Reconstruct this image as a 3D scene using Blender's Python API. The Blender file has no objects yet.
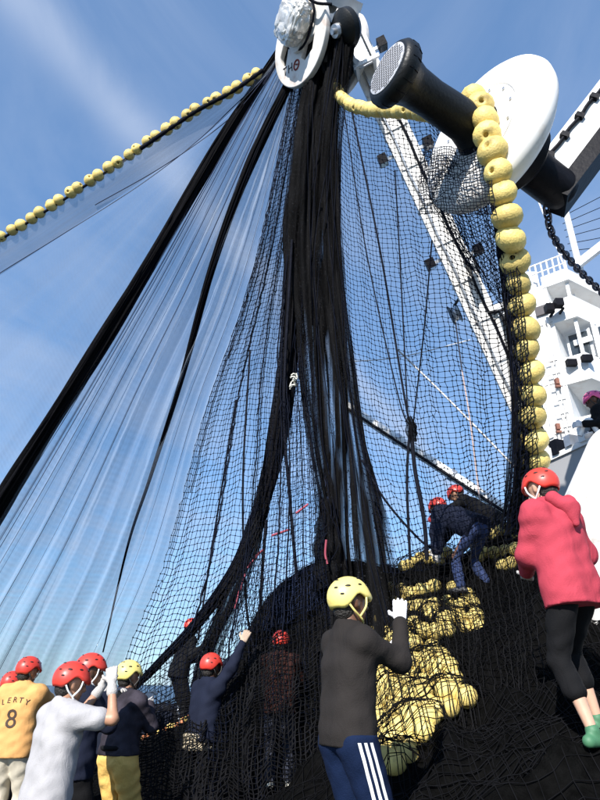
import bpy, bmesh, math, random
import numpy as np
from mathutils import Vector, Matrix, noise
from mathutils.bvhtree import BVHTree

# ------------------------------------------------------------------ camera
S = bpy.context.scene
COL = S.collection
F, CX, CY = 600.0, 300.0, 400.0
PITCH = math.atan(285.0 / F)
CAMZ = 1.6
cd = bpy.data.cameras.new('camera')
cd.sensor_fit = 'VERTICAL'; cd.sensor_height = 24.0; cd.sensor_width = 18.0
cd.lens = 24.0 * F / 800.0
cd.clip_start = 0.05; cd.clip_end = 20000
cam = bpy.data.objects.new('camera', cd); COL.objects.link(cam)
cam.location = (0, 0, CAMZ); cam.rotation_euler = (math.pi / 2 + PITCH, 0, 0)
S.camera = cam
CP, SP = math.cos(PITCH), math.sin(PITCH)
FW = np.array([0, CP, SP]); UP = np.array([0, -SP, CP]); RT = np.array([1.0, 0, 0])
C0 = np.array([0, 0, CAMZ])
def ray(px, py): return FW + (px - CX) / F * RT - (py - CY) / F * UP
def A(px, py, d): return C0 + d * ray(px, py)                     # a point of the place at axial distance d
def Yp(px, py, y): r = ray(px, py); return C0 + r * (y / r[1])    # ... at world y
def Zp(px, py, z): r = ray(px, py); return C0 + r * ((z - CAMZ) / r[2])
def camdir(x, y, z, px=300, py=400):               # a direction given as seen at a picture point, z towards the viewer
    zz_ = -ray(px, py); zz_ /= np.linalg.norm(zz_); xx_ = np.cross(UP, zz_); xx_ /= np.linalg.norm(xx_); v = x * xx_ + y * np.cross(zz_, xx_) + z * zz_; return v / np.linalg.norm(v)

# ------------------------------------------------------------------ world and sun
SUN = np.array([-0.30, -0.78, 0.56]); SUN = SUN / np.linalg.norm(SUN)
w = bpy.data.worlds.new('World'); S.world = w; w.use_nodes = True
nt = w.node_tree; nt.nodes.clear()
def N(t, typ, **kw):
    n = t.nodes.new(typ)
    for k, v in kw.items():
        if hasattr(n, k) and not k.startswith('_'): setattr(n, k, v)
    return n
sky = N(nt, 'ShaderNodeTexSky'); sky.sky_type = 'NISHITA'; sky.sun_disc = False
sky.sun_elevation = math.asin(SUN[2]); sky.sun_rotation = math.atan2(SUN[0], SUN[1]) % (2 * math.pi)
sky.altitude = 0; sky.air_density = 1.0; sky.dust_density = 0.25; sky.ozone_density = 2.0
bg = N(nt, 'ShaderNodeBackground'); bg.inputs['Strength'].default_value = 0.15
out = N(nt, 'ShaderNodeOutputWorld'); nt.links.new(bg.outputs[0], out.inputs[0])
# cirrus: the view direction is carried onto a flat cloud sheet high above
tc = N(nt, 'ShaderNodeTexCoord'); sx = N(nt, 'ShaderNodeSeparateXYZ'); nt.links.new(tc.outputs['Generated'], sx.inputs[0])
def M(t, op, a, b=None, clamp=False):
    n = t.nodes.new('ShaderNodeMath'); n.operation = op; n.use_clamp = clamp
    for i, v in enumerate((a, b)):
        if v is None: continue
        if isinstance(v, (int, float)): n.inputs[i].default_value = v
        else: t.links.new(v, n.inputs[i])
    return n.outputs[0]
zz = M(nt, 'MAXIMUM', sx.outputs['Z'], 0.04)
u_, v_ = M(nt, 'DIVIDE', sx.outputs['X'], zz), M(nt, 'DIVIDE', sx.outputs['Y'], zz)
def sheet(px, py): r = ray(px, py); return np.array([r[0] / r[2], r[1] / r[2]])
s0, s1 = sheet(15, -10), sheet(165, 160)
sd = (s1 - s0) / np.linalg.norm(s1 - s0); sn = np.array([-sd[1], sd[0]])
al = M(nt, 'ADD', M(nt, 'MULTIPLY', u_, float(sd[0])), M(nt, 'MULTIPLY', v_, float(sd[1])))
ac = M(nt, 'ADD', M(nt, 'MULTIPLY', u_, float(sn[0])), M(nt, 'MULTIPLY', v_, float(sn[1])))
ac0 = M(nt, 'SUBTRACT', ac, float(np.dot(s0, sn)))
cb = N(nt, 'ShaderNodeCombineXYZ'); nt.links.new(M(nt, 'MULTIPLY', al, 0.7), cb.inputs[0]); nt.links.new(M(nt, 'MULTIPLY', ac, 1.3), cb.inputs[1])
n1 = N(nt, 'ShaderNodeTexNoise'); n1.inputs['Scale'].default_value = 1.5; n1.inputs['Detail'].default_value = 9; n1.inputs['Roughness'].default_value = 0.6; n1.inputs['Distortion'].default_value = 0.8
nt.links.new(cb.outputs[0], n1.inputs['Vector'])
r1 = N(nt, 'ShaderNodeMapRange'); r1.inputs[1].default_value = 0.36; r1.inputs[2].default_value = 0.85; nt.links.new(n1.outputs['Fac'], r1.inputs[0])
# a drawn-out contrail-like streak of the same cirrus
wob = M(nt, 'MULTIPLY', M(nt, 'SUBTRACT', n1.outputs['Fac'], 0.5), 0.10)
q = M(nt, 'DIVIDE', M(nt, 'ADD', ac0, wob), 0.055)
gs = M(nt, 'POWER', 2.718, M(nt, 'MULTIPLY', M(nt, 'MULTIPLY', q, q), -1.0))
n2 = N(nt, 'ShaderNodeTexNoise'); n2.inputs['Scale'].default_value = 1.1; n2.inputs['Detail'].default_value = 3
nt.links.new(cb.outputs[0], n2.inputs['Vector'])
st = M(nt, 'MULTIPLY', gs, M(nt, 'MULTIPLY', M(nt, 'MULTIPLY', n2.outputs['Fac'], n1.outputs['Fac']), 1.6))
low = N(nt, 'ShaderNodeMapRange'); low.inputs[1].default_value = 0.75; low.inputs[2].default_value = 0.05; nt.links.new(sx.outputs['Z'], low.inputs[0])
lowk = M(nt, 'ADD', M(nt, 'MULTIPLY', low.outputs[0], 0.25), 0.42)
fac = M(nt, 'ADD', M(nt, 'MULTIPLY', r1.outputs[0], lowk), st, clamp=True)
mx = N(nt, 'ShaderNodeMix'); mx.data_type = 'RGBA'
nt.links.new(fac, mx.inputs['Factor']); pv = (1.55, 2.75, 5.0)                             # eases the sky's step from zenith to horizon, as the camera did
def vm(op, a, b):
    n = nt.nodes.new('ShaderNodeVectorMath'); n.operation = op
    for i, v in enumerate((a, b)):
        if isinstance(v, tuple): n.inputs[i].default_value = v
        else: nt.links.new(v, n.inputs[i])
    return n.outputs[0]
gm = N(nt, 'ShaderNodeGamma'); gm.inputs['Gamma'].default_value = 0.60; nt.links.new(vm('DIVIDE', sky.outputs[0], pv), gm.inputs['Color'])
nt.links.new(vm('MULTIPLY', gm.outputs[0], (0.92, 1.88, 3.7)), mx.inputs[6]); mx.inputs[7].default_value = (2.1, 2.5, 3.3, 1)
nt.links.new(mx.outputs[2], bg.inputs['Color'])

sl = bpy.data.lights.new('sun', 'SUN'); sl.energy = 4.5; sl.angle = math.radians(0.5); sl.color = (1.0, 0.955, 0.89)
so = bpy.data.objects.new('sun', sl); COL.objects.link(so)
so.rotation_euler = Vector(-SUN).to_track_quat('-Z', 'Y').to_euler()
so.location = (-6, -12, 16)
vs = S.view_settings; vs.view_transform = 'Standard'; vs.look = 'None'; vs.gamma = 1.0; vs.exposure = 0.84; vs.use_curve_mapping = False
S.cycles.transparent_max_bounces = 48; S.cycles.max_bounces = 8
S.cycles.use_denoising = True

# ------------------------------------------------------------------ materials
MATS = {}
def mat(name, col, rough=0.6, vary=0.12, scale=6.0, bump=0.0, bscale=40.0, metal=0.0, spec=0.5, coat=0.0, dirt=None, dirtamt=0.0, dscale=3.0, fold=0.0, rnd=0.0):
    if name in MATS: return MATS[name]
    m = bpy.data.materials.new(name); m.use_nodes = True; t = m.node_tree; p = t.nodes['Principled BSDF']
    tcn = N(t, 'ShaderNodeTexCoord'); co = tcn.outputs['Object']
    nz = N(t, 'ShaderNodeTexNoise'); nz.inputs['Scale'].default_value = scale; nz.inputs['Detail'].default_value = 5
    t.links.new(co, nz.inputs['Vector'])
    mr = N(t, 'ShaderNodeMapRange'); mr.inputs[1].default_value = 0.3; mr.inputs[2].default_value = 0.7; mr.inputs[3].default_value = 1 - vary; mr.inputs[4].default_value = 1 + vary
    t.links.new(nz.outputs['Fac'], mr.inputs[0])
    mm = N(t, 'ShaderNodeMix'); mm.data_type = 'RGBA'; mm.blend_type = 'MULTIPLY'; mm.inputs['Factor'].default_value = 1
    mm.inputs[6].default_value = (*col, 1); t.links.new(mr.outputs[0], mm.inputs[7]); c = mm.outputs[2]
    if rnd:
        oi = N(t, 'ShaderNodeObjectInfo'); rr0 = N(t, 'ShaderNodeMapRange'); rr0.inputs[3].default_value = 1 - rnd; rr0.inputs[4].default_value = 1 + rnd * .35; t.links.new(oi.outputs['Random'], rr0.inputs[0])
        mo = N(t, 'ShaderNodeMix'); mo.data_type = 'RGBA'; mo.blend_type = 'MULTIPLY'; mo.inputs['Factor'].default_value = 1; t.links.new(c, mo.inputs[6]); t.links.new(rr0.outputs[0], mo.inputs[7]); c = mo.outputs[2]
    if dirt:
        n3 = N(t, 'ShaderNodeTexNoise'); n3.inputs['Scale'].default_value = dscale; n3.inputs['Detail'].default_value = 8; n3.inputs['Roughness'].default_value = 0.65
        t.links.new(co, n3.inputs['Vector'])
        m3 = N(t, 'ShaderNodeMapRange'); m3.inputs[1].default_value = 0.52; m3.inputs[2].default_value = 0.72; m3.inputs[4].default_value = dirtamt
        t.links.new(n3.outputs['Fac'], m3.inputs[0])
        d = N(t, 'ShaderNodeMix'); d.data_type = 'RGBA'; t.links.new(m3.outputs[0], d.inputs['Factor']); t.links.new(c, d.inputs[6]); d.inputs[7].default_value = (*dirt, 1); c = d.outputs[2]
    t.links.new(c, p.inputs['Base Color'])
    p.inputs['Roughness'].default_value = rough; p.inputs['Metallic'].default_value = metal; p.inputs['Specular IOR Level'].default_value = spec
    p.inputs['Coat Weight'].default_value = coat
    if fold:
        mf = N(t, 'ShaderNodeMapping'); mf.inputs['Scale'].default_value = (6.5, 6.5, 3.6); mf.inputs['Rotation'].default_value = (0.5, 0.6, 0); t.links.new(co, mf.inputs[0]); nf = N(t, 'ShaderNodeTexNoise'); nf.inputs['Scale'].default_value = 1.0; nf.inputs['Detail'].default_value = 3; nf.inputs['Distortion'].default_value = 0.8; t.links.new(mf.outputs[0], nf.inputs['Vector'])
    if bump:
        b = N(t, 'ShaderNodeBump'); b.inputs['Strength'].default_value = bump; b.inputs['Distance'].default_value = 0.02
        nb = N(t, 'ShaderNodeTexNoise'); nb.inputs['Scale'].default_value = bscale; nb.inputs['Detail'].default_value = 4
        t.links.new(co, nb.inputs['Vector']); t.links.new(nb.outputs['Fac'], b.inputs['Height']); t.links.new(b.outputs[0], p.inputs['Normal'])
        if fold:
            bf = N(t, 'ShaderNodeBump'); bf.inputs['Strength'].default_value = fold; bf.inputs['Distance'].default_value = 0.05; t.links.new(nf.outputs['Fac'], bf.inputs['Height']); t.links.new(bf.outputs[0], b.inputs['Normal'])
    MATS[name] = m; return m

def net_bulk(name, col, freq, pores=True):
    """gathered netting: near-black twine, pores and streaks along the fold (uses the UV map)"""
    m = bpy.data.materials.new(name); m.use_nodes = True; t = m.node_tree; p = t.nodes['Principled BSDF']
    uv = N(t, 'ShaderNodeUVMap'); mp = N(t, 'ShaderNodeMapping'); mp.inputs['Scale'].default_value = freq; t.links.new(uv.outputs[0], mp.inputs[0])
    nz = N(t, 'ShaderNodeTexNoise'); nz.inputs['Scale'].default_value = 1.0; nz.inputs['Detail'].default_value = 6; nz.inputs['Roughness'].default_value = 0.7; t.links.new(mp.outputs[0], nz.inputs['Vector'])
    cr = N(t, 'ShaderNodeMapRange'); cr.inputs[1].default_value = 0.35; cr.inputs[2].default_value = 0.75; cr.inputs[3].default_value = 0.5; cr.inputs[4].default_value = 2.0; t.links.new(nz.outputs['Fac'], cr.inputs[0])
    mm = N(t, 'ShaderNodeMix'); mm.data_type = 'RGBA'; mm.blend_type = 'MULTIPLY'; mm.inputs['Factor'].default_value = 1; mm.inputs[6].default_value = (*col, 1); t.links.new(cr.outputs[0], mm.inputs[7])
    t.links.new(mm.outputs[2], p.inputs['Base Color']); p.inputs['Roughness'].default_value = 0.8; p.inputs['Specular IOR Level'].default_value = 0.05
    # knot glints painted into the colour; thin places let the sky through
    mk = N(t, 'ShaderNodeMapping'); mk.inputs['Scale'].default_value = (60, 26, 1); t.links.new(uv.outputs[0], mk.inputs[0])
    vk = N(t, 'ShaderNodeTexVoronoi'); vk.inputs['Scale'].default_value = 1.0; t.links.new(mk.outputs[0], vk.inputs['Vector'])
    kn = N(t, 'ShaderNodeMapRange'); kn.inputs[1].default_value = 0.10; kn.inputs[2].default_value = 0.30; kn.inputs[3].default_value = 2.4; kn.inputs[4].default_value = 0.8; t.links.new(vk.outputs['Distance'], kn.inputs[0])
    m2_ = N(t, 'ShaderNodeMix'); m2_.data_type = 'RGBA'; m2_.blend_type = 'MULTIPLY'; m2_.inputs['Factor'].default_value = 1; t.links.new(mm.outputs[2], m2_.inputs[6]); t.links.new(kn.outputs[0], m2_.inputs[7]); t.links.new(m2_.outputs[2], p.inputs['Base Color'])
    mg = N(t, 'ShaderNodeMapping'); mg.inputs['Scale'].default_value = (9, 0.5, 1); mg.inputs['Location'].default_value = (2.2, 0.7, 0); t.links.new(uv.outputs[0], mg.inputs[0])
    ng = N(t, 'ShaderNodeTexNoise'); ng.inputs['Scale'].default_value = 1.0; ng.inputs['Detail'].default_value = 3; t.links.new(mg.outputs[0], ng.inputs['Vector'])
    ga = N(t, 'ShaderNodeMapRange'); ga.inputs[1].default_value = 0.45; ga.inputs[2].default_value = 0.62; ga.inputs[3].default_value = 1.0; ga.inputs[4].default_value = 0.18; t.links.new(ng.outputs['Fac'], ga.inputs[0])
    gk = N(t, 'ShaderNodeMapRange'); gk.inputs[1].default_value = 0.15; gk.inputs[2].default_value = 0.45; gk.inputs[3].default_value = 1.0; gk.inputs[4].default_value = 0.0; t.links.new(vk.outputs['Distance'], gk.inputs[0])
    if pores: t.links.new(M(t, 'MAXIMUM', ga.outputs[0], M(t, 'MULTIPLY', gk.outputs[0], 0.9), True), p.inputs['Alpha'])
    b = N(t, 'ShaderNodeBump'); b.inputs['Strength'].default_value = 0.8; b.inputs['Distance'].default_value = 0.03; t.links.new(nz.outputs['Fac'], b.inputs['Height']); t.links.new(b.outputs[0], p.inputs['Normal'])
    MATS[name] = m; return m

def net_veil(name, cola, colb, lo, hi, freq, across=0.25, fade=None):
    """netting too fine to see singly: an open weave whose density follows the gathers (UV.x across, UV.y along)"""
    m = bpy.data.materials.new(name); m.use_nodes = True; t = m.node_tree; p = t.nodes['Principled BSDF']; o = t.nodes['Material Output']
    uv = N(t, 'ShaderNodeUVMap'); mp = N(t, 'ShaderNodeMapping'); mp.inputs['Scale'].default_value = freq; t.links.new(uv.outputs[0], mp.inputs[0])
    nz = N(t, 'ShaderNodeTexNoise'); nz.inputs['Scale'].default_value = 1.0; nz.inputs['Detail'].default_value = 5; nz.inputs['Roughness'].default_value = 0.6; t.links.new(mp.outputs[0], nz.inputs['Vector'])
    mr = N(t, 'ShaderNodeMapRange'); mr.inputs[1].default_value = 0.32; mr.inputs[2].default_value = 0.72; mr.inputs[3].default_value = lo; mr.inputs[4].default_value = hi; t.links.new(nz.outputs['Fac'], mr.inputs[0])
    mp2 = N(t, 'ShaderNodeMapping'); mp2.inputs['Scale'].default_value = (freq[0] * 0.4, freq[1] * 0.6, 1); mp2.inputs['Location'].default_value = (3.1, 1.7, 0); t.links.new(uv.outputs[0], mp2.inputs[0])
    n2 = N(t, 'ShaderNodeTexNoise'); n2.inputs['Scale'].default_value = 1.0; n2.inputs['Detail'].default_value = 4; t.links.new(mp2.outputs[0], n2.inputs['Vector'])
    r2 = N(t, 'ShaderNodeMapRange'); r2.inputs[1].default_value = 0.4; r2.inputs[2].default_value = 0.65; t.links.new(n2.outputs['Fac'], r2.inputs[0])
    mm = N(t, 'ShaderNodeMix'); mm.data_type = 'RGBA'; mm.inputs[6].default_value = (*cola, 1); mm.inputs[7].default_value = (*colb, 1); t.links.new(r2.outputs[0], mm.inputs['Factor'])
    t.links.new(mm.outputs[2], p.inputs['Base Color']); p.inputs['Roughness'].default_value = 0.7
    # rows of knots across the net
    wv = N(t, 'ShaderNodeTexWave'); wv.wave_type = 'BANDS'; wv.bands_direction = 'Y'; wv.inputs['Scale'].default_value = 34; wv.inputs['Distortion'].default_value = 2.5; wv.inputs['Detail'].default_value = 2; wv.inputs['Detail Scale'].default_value = 0.6
    t.links.new(uv.outputs[0], wv.inputs['Vector'])
    al_ = M(t, 'MULTIPLY', mr.outputs[0], M(t, 'ADD', M(t, 'MULTIPLY', wv.outputs['Fac'], across), 1 - across * 0.5), clamp=True)
    if fade:                                       # the gathers open out towards the foot of the net
        su = N(t, 'ShaderNodeSeparateXYZ'); t.links.new(uv.outputs[0], su.inputs[0]); fr_ = N(t, 'ShaderNodeMapRange'); fr_.interpolation_type = 'SMOOTHSTEP'; fr_.inputs[1].default_value = fade[0]; fr_.inputs[2].default_value = fade[1]; fr_.inputs[3].default_value = 1.0; fr_.inputs[4].default_value = 0.0; t.links.new(su.outputs['Y'], fr_.inputs[0]); al_ = M(t, 'MULTIPLY', al_, fr_.outputs[0])
    t.links.new(al_, p.inputs['Alpha'])
    MATS[name] = m; return m

# ------------------------------------------------------------------ mesh helpers
def smooth(me, on=True):
    me.polygons.foreach_set('use_smooth', [on] * len(me.polygons)); return me
def mesh_np(name, v, f, uv=None, sm=False):
    me = bpy.data.meshes.new(name); me.from_pydata([tuple(map(float, p)) for p in v], [], [tuple(map(int, q)) for q in f])
    if uv is not None:
        l = me.uv_layers.new(name='UVMap'); idx = np.empty(len(me.loops), int); me.loops.foreach_get('vertex_index', idx)
        l.data.foreach_set('uv', np.asarray(uv, float)[idx].ravel())
    if sm: smooth(me)
    me.update(); return me
def obj(name, me, m=None, parent=None, label=None):
    o = bpy.data.objects.new(name, me); COL.objects.link(o)
    if m is not None and me is not None and not me.materials: me.materials.append(m)
    if parent is not None:
        o.parent = parent; o.matrix_parent_inverse = Matrix.Translation(-Vector(parent.location)) if not any(parent.rotation_euler) else parent.matrix_world.inverted()
    if label: o['label'] = label
    return o
def thing(name, label, cat, loc=(0, 0, 0), group=None):
    o = bpy.data.objects.new(name, None); COL.objects.link(o); o.location = Vector(loc); o.empty_display_size = 0.2
    o['label'] = label; o['category'] = cat
    if group: o['group'] = group
    return o
def tag(o, label, cat, group=None):
    o['label'] = label; o['category'] = cat
    if group: o['group'] = group
    return o
def catmull(p, n):
    p = np.asarray(p, float); q = np.vstack([2 * p[0] - p[1], p, 2 * p[-1] - p[-2]]); outp = []
    for i in range(len(p) - 1):
        a, b, c, d = q[i:i + 4]
        for t in np.linspace(0, 1, 16, endpoint=False):
            outp.append(0.5 * ((2 * b) + (-a + c) * t + (2 * a - 5 * b + 4 * c - d) * t * t + (-a + 3 * b - 3 * c + d) * t ** 3))
    outp.append(p[-1]); outp = np.array(outp)
    s = np.r_[0, np.cumsum(np.linalg.norm(np.diff(outp, axis=0), axis=1))]
    return np.stack([np.interp(np.linspace(0, s[-1], n), s, outp[:, k]) for k in range(3)], 1)
def length(p): return float(np.sum(np.linalg.norm(np.diff(np.asarray(p), axis=0), axis=1)))
def frames(p):
    t = np.gradient(p, axis=0); t /= np.linalg.norm(t, axis=1)[:, None] + 1e-12
    ref = np.array([0.31, 0.2, 0.93]) if abs(t[0][2]) < 0.9 else np.array([0.9, 0.4, 0.1])
    a = np.cross(t, ref); a /= np.linalg.norm(a, axis=1)[:, None] + 1e-12
    return t, a, np.cross(t, a)
def tubes(polys, r, sides=3, cap=False, mod=None):
    V, Fc, UVs, off = [], [], [], 0
    for p in polys:
        p = np.asarray(p, float); n = len(p); t, a, b = frames(p)
        rr = np.full(n, r) if np.isscalar(r) else np.asarray(r)
        th = np.arange(sides) * 2 * math.pi / sides
        k = np.ones((n, sides)) if mod is None else mod(n, sides)
        ring = p[:, None, :] + (rr[:, None] * k)[:, :, None] * (np.cos(th)[None, :, None] * a[:, None, :] + np.sin(th)[None, :, None] * b[:, None, :])
        V.append(ring.reshape(-1, 3)); s = np.r_[0, np.cumsum(np.linalg.norm(np.diff(p, axis=0), axis=1))]
        UVs.append(np.stack(np.broadcast_arrays(np.arange(sides)[None, :] / sides, s[:, None]), 2).reshape(-1, 2))
        i = np.arange(n - 1)[:, None] * sides; j = np.arange(sides)[None, :]; j2 = (j + 1) % sides
        Fc.append(np.stack(np.broadcast_arrays(i + j, i + j2, i + sides + j2, i + sides + j), 2).reshape(-1, 4) + off)
        off += n * sides
    return np.vstack(V), np.vstack(Fc), np.vstack(UVs)
def tube_obj(name, polys, r, m, parent=None, sides=6, sm=True, label=None, mod=None):
    v, f, uv = tubes(polys, r, sides, mod=mod); return obj(name, mesh_np(name, v, f, uv, sm), m, parent, label)
def coons(top, bot, left, right, nu, nv):
    T, B = catmull(top, nu), catmull(bot, nu); L, R = catmull(left, nv), catmull(right, nv)
    u = np.linspace(0, 1, nu)[None, :, None]; v = np.linspace(0, 1, nv)[:, None, None]
    return (1 - v) * T[None] + v * B[None] + (1 - u) * L[:, None] + u * R[:, None] - ((1 - u) * (1 - v) * T[0] + u * (1 - v) * T[-1] + (1 - u) * v * B[0] + u * v * B[-1])
def sheet_mesh(name, G, sm=True):
    nv, nu = G.shape[:2]; i = np.arange(nv - 1)[:, None] * nu; j = np.arange(nu - 1)[None, :]
    f = np.stack(np.broadcast_arrays(i + j, i + j + 1, i + nu + j + 1, i + nu + j), 2).reshape(-1, 4)
    uv = np.stack(np.meshgrid(np.linspace(0, 1, nu), np.linspace(0, 1, nv)), 2).reshape(-1, 2)
    return mesh_np(name, G.reshape(-1, 3), f, uv, sm)
def netting(name, G, r, m, parent, label=None, rowr=None, knots=0.0):
    """every twine of a net panel as a thin tube; knots where they cross"""
    nv, nu = G.shape[:2]
    polys = [G[i] for i in range(nv)]
    v1, f1, u1 = tubes(polys, rowr or r); v2, f2, u2 = tubes([G[:, j] for j in range(nu)], r)
    V = [v1, v2]; Fs = [f1, f2 + len(v1)]; off = len(v1) + len(v2)
    if knots:
        P = G.reshape(-1, 3); d = np.array([[1, 0, 0], [-1, 0, 0], [0, 1, 0], [0, -1, 0], [0, 0, 1], [0, 0, -1]]) * knots
        KV = (P[:, None] + d[None]).reshape(-1, 3); kf = np.array([[0, 2, 4], [2, 1, 4], [1, 3, 4], [3, 0, 4], [2, 0, 5], [1, 2, 5], [3, 1, 5], [0, 3, 5]])
        KF = (np.arange(len(P))[:, None, None] * 6 + kf[None]).reshape(-1, 3) + off; V.append(KV)
        me = bpy.data.meshes.new(name); me.from_pydata(np.vstack(V).tolist(), [], np.vstack(Fs).tolist() + KF.tolist())
    else:
        me = bpy.data.meshes.new(name); me.from_pydata(np.vstack(V).tolist(), [], np.vstack(Fs).tolist())
    o = obj(name, me, m, parent, label); o['kind'] = 'stuff'; return o
def bm_obj(name, bm, m, parent=None, sm=False, label=None, bevel=0.0):
    if bevel: bmesh.ops.bevel(bm, geom=[e for e in bm.edges if e.is_manifold and e.calc_face_angle(0) > 0.5], offset=bevel, segments=2, affect='EDGES', clamp_overlap=True)
    me = bpy.data.meshes.new(name); bm.to_mesh(me); bm.free()
    if sm: smooth(me)
    return obj(name, me, m, parent, label)
def box(bm, c, sz, ax=None):
    """box centred at c; ax = three unit axes"""
    c = np.asarray(c, float); X, Y_, Z_ = ax if ax is not None else (RT, np.array([0, 1.0, 0]), np.array([0, 0, 1.0]))
    vs_ = [bm.verts.new(c + X * sz[0] / 2 * a + Y_ * sz[1] / 2 * b + Z_ * sz[2] / 2 * d) for d in (-1, 1) for b in (-1, 1) for a in (-1, 1)]
    for q_ in ((0, 2, 3, 1), (4, 5, 7, 6), (0, 1, 5, 4), (2, 6, 7, 3), (0, 4, 6, 2), (1, 3, 7, 5)): bm.faces.new([vs_[k] for k in q_])
    return vs_
def lathe(bm, o, ax, prof, n=40, scale=(1, 1)):
    """prof: (distance along ax, radius)"""
    ax = np.asarray(ax, float); ax /= np.linalg.norm(ax); h = np.cross(ax, [0.1, 0.2, 0.97]); h /= np.linalg.norm(h); g = np.cross(ax, h); rings = []
    for d, r in prof:
        rings.append([bm.verts.new(np.asarray(o) + ax * d + r * (math.cos(2 * math.pi * k / n) * h + math.sin(2 * math.pi * k / n) * g)) for k in range(n)])
    for a, b in zip(rings[:-1], rings[1:]):
        for k in range(n): bm.faces.new((a[k], a[(k + 1) % n], b[(k + 1) % n], b[k]))
    if prof[0][1] > 1e-4: bm.faces.new(rings[0][::-1])
    if prof[-1][1] > 1e-4: bm.faces.new(rings[-1])
def lathe_obj(name, o, ax, prof, m, parent=None, n=40, label=None):
    bm = bmesh.new(); lathe(bm, o, ax, prof, n); bmesh.ops.recalc_face_normals(bm, faces=bm.faces); ob = bm_obj(name, bm, m, parent, True, label)
    ob.data.set_sharp_from_angle(angle=math.radians(38)); return ob
def prism(bm, poly, z0, z1):
    """vertical prism over a plan polygon"""
    lo_ = [bm.verts.new((p[0], p[1], z0)) for p in poly]; hi_ = [bm.verts.new((p[0], p[1], z1)) for p in poly]; n = len(poly)
    bm.faces.new(lo_[::-1]); bm.faces.new(hi_)
    for k in range(n): bm.faces.new((lo_[k], lo_[(k + 1) % n], hi_[(k + 1) % n], hi_[k]))
def prism_obj(name, poly, z0, z1, m, parent=None, bevel=0.0, label=None):
    bm = bmesh.new(); prism(bm, poly, z0, z1); bmesh.ops.recalc_face_normals(bm, faces=bm.faces); return bm_obj(name, bm, m, parent, False, label, bevel)
def text_mesh(body, size, extrude=0.002):
    c = bpy.data.curves.new('txt', 'FONT'); c.body = body; c.size = size; c.extrude = extrude; c.align_x = 'CENTER'; c.align_y = 'CENTER'; c.resolution_u = 3
    o = bpy.data.objects.new('txt', c); COL.objects.link(o); bpy.context.view_layer.update()
    me = bpy.data.meshes.new_from_object(o.evaluated_get(bpy.context.evaluated_depsgraph_get())); bpy.data.objects.remove(o); bpy.data.curves.remove(c); return me

WHITE = mat('white_paint', (0.78, 0.78, 0.77), 0.45, 0.05, 4, 0.15, 18, dirt=(0.35, 0.22, 0.13), dirtamt=0.25, dscale=2.2)
WEATHER = mat('weathered_white_paint', (0.78, 0.77, 0.75), 0.6, 0.10, 7, 0.4, 14, dirt=(0.25, 0.18, 0.13), dirtamt=0.55, dscale=5)
GREYP = mat('grey_paint', (0.30, 0.31, 0.33), 0.5, 0.08, 3, 0.1, 20)
BLACKP = mat('black_rubber', (0.008, 0.009, 0.010), 0.42, 0.2, 8, 0.2, 30, spec=0.25)
BLACKS = mat('black_steel', (0.006, 0.006, 0.009), 0.5, 0.3, 5, 0.2, 22, spec=0.12)
GLASS = mat('dark_window_glass', (0.03, 0.04, 0.05), 0.08, 0.05, 2, spec=0.8)
YEL = mat('yellow_float_foam', (0.78, 0.60, 0.19), 0.55, 0.13, 9, 0.35, 60, dirt=(0.20, 0.13, 0.04), dirtamt=0.7, dscale=9, rnd=0.3)
TWINE = mat('black_twine', (0.004, 0.0055, 0.012), 0.7, 0.3, 3, spec=0.06)
TWINEB = mat('navy_twine', (0.014, 0.022, 0.055), 0.6, 0.3, 3, spec=0.2)
ROPE = mat('dark_rope', (0.008, 0.009, 0.015), 0.8, 0.3, 12, 0.6, 60, spec=0.08)
BULK = net_bulk('gathered_black_netting', (0.006, 0.006, 0.0068), (16, 1.4, 1))
BULKS = net_bulk('tight_black_netting', (0.005, 0.005, 0.0065), (16, 1.4, 1), False)
STEEL = mat('galvanised_steel', (0.55, 0.56, 0.58), 0.35, 0.15, 6, 0.2, 25, metal=0.8)
# ------------------------------------------------------------------ sea, deck, ship
def sea_mat():
    m = bpy.data.materials.new('sea_water'); m.use_nodes = True; t = m.node_tree; p = t.nodes['Principled BSDF']
    p.inputs['Base Color'].default_value = (0.012, 0.035, 0.075, 1); p.inputs['Roughness'].default_value = 0.3; p.inputs['Specular IOR Level'].default_value = 0.12
    tcn = N(t, 'ShaderNodeTexCoord'); nz = N(t, 'ShaderNodeTexNoise'); nz.inputs['Scale'].default_value = 0.35; nz.inputs['Detail'].default_value = 8; t.links.new(tcn.outputs['Object'], nz.inputs['Vector'])
    b = N(t, 'ShaderNodeBump'); b.inputs['Strength'].default_value = 1.0; b.inputs['Distance'].default_value = 1.2; t.links.new(nz.outputs['Fac'], b.inputs['Height']); t.links.new(b.outputs[0], p.inputs['Normal'])
    return m
bm = bmesh.new(); bmesh.ops.create_circle(bm, cap_ends=True, segments=96, radius=9000)
sea = bm_obj('sea', bm, sea_mat()); sea.location = (0, 0, -3.6); sea['kind'] = 'structure'
DECKM = mat('deck_paint', (0.09, 0.12, 0.10), 0.7, 0.2, 2, 0.3, 30)
dk = prism_obj('deck', [(-11, -6), (14, -6), (14, 30), (2.9, 30), (2.9, 12.0), (-11, 12.0)], -0.3, 0.0, DECKM); dk['kind'] = 'structure'
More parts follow.
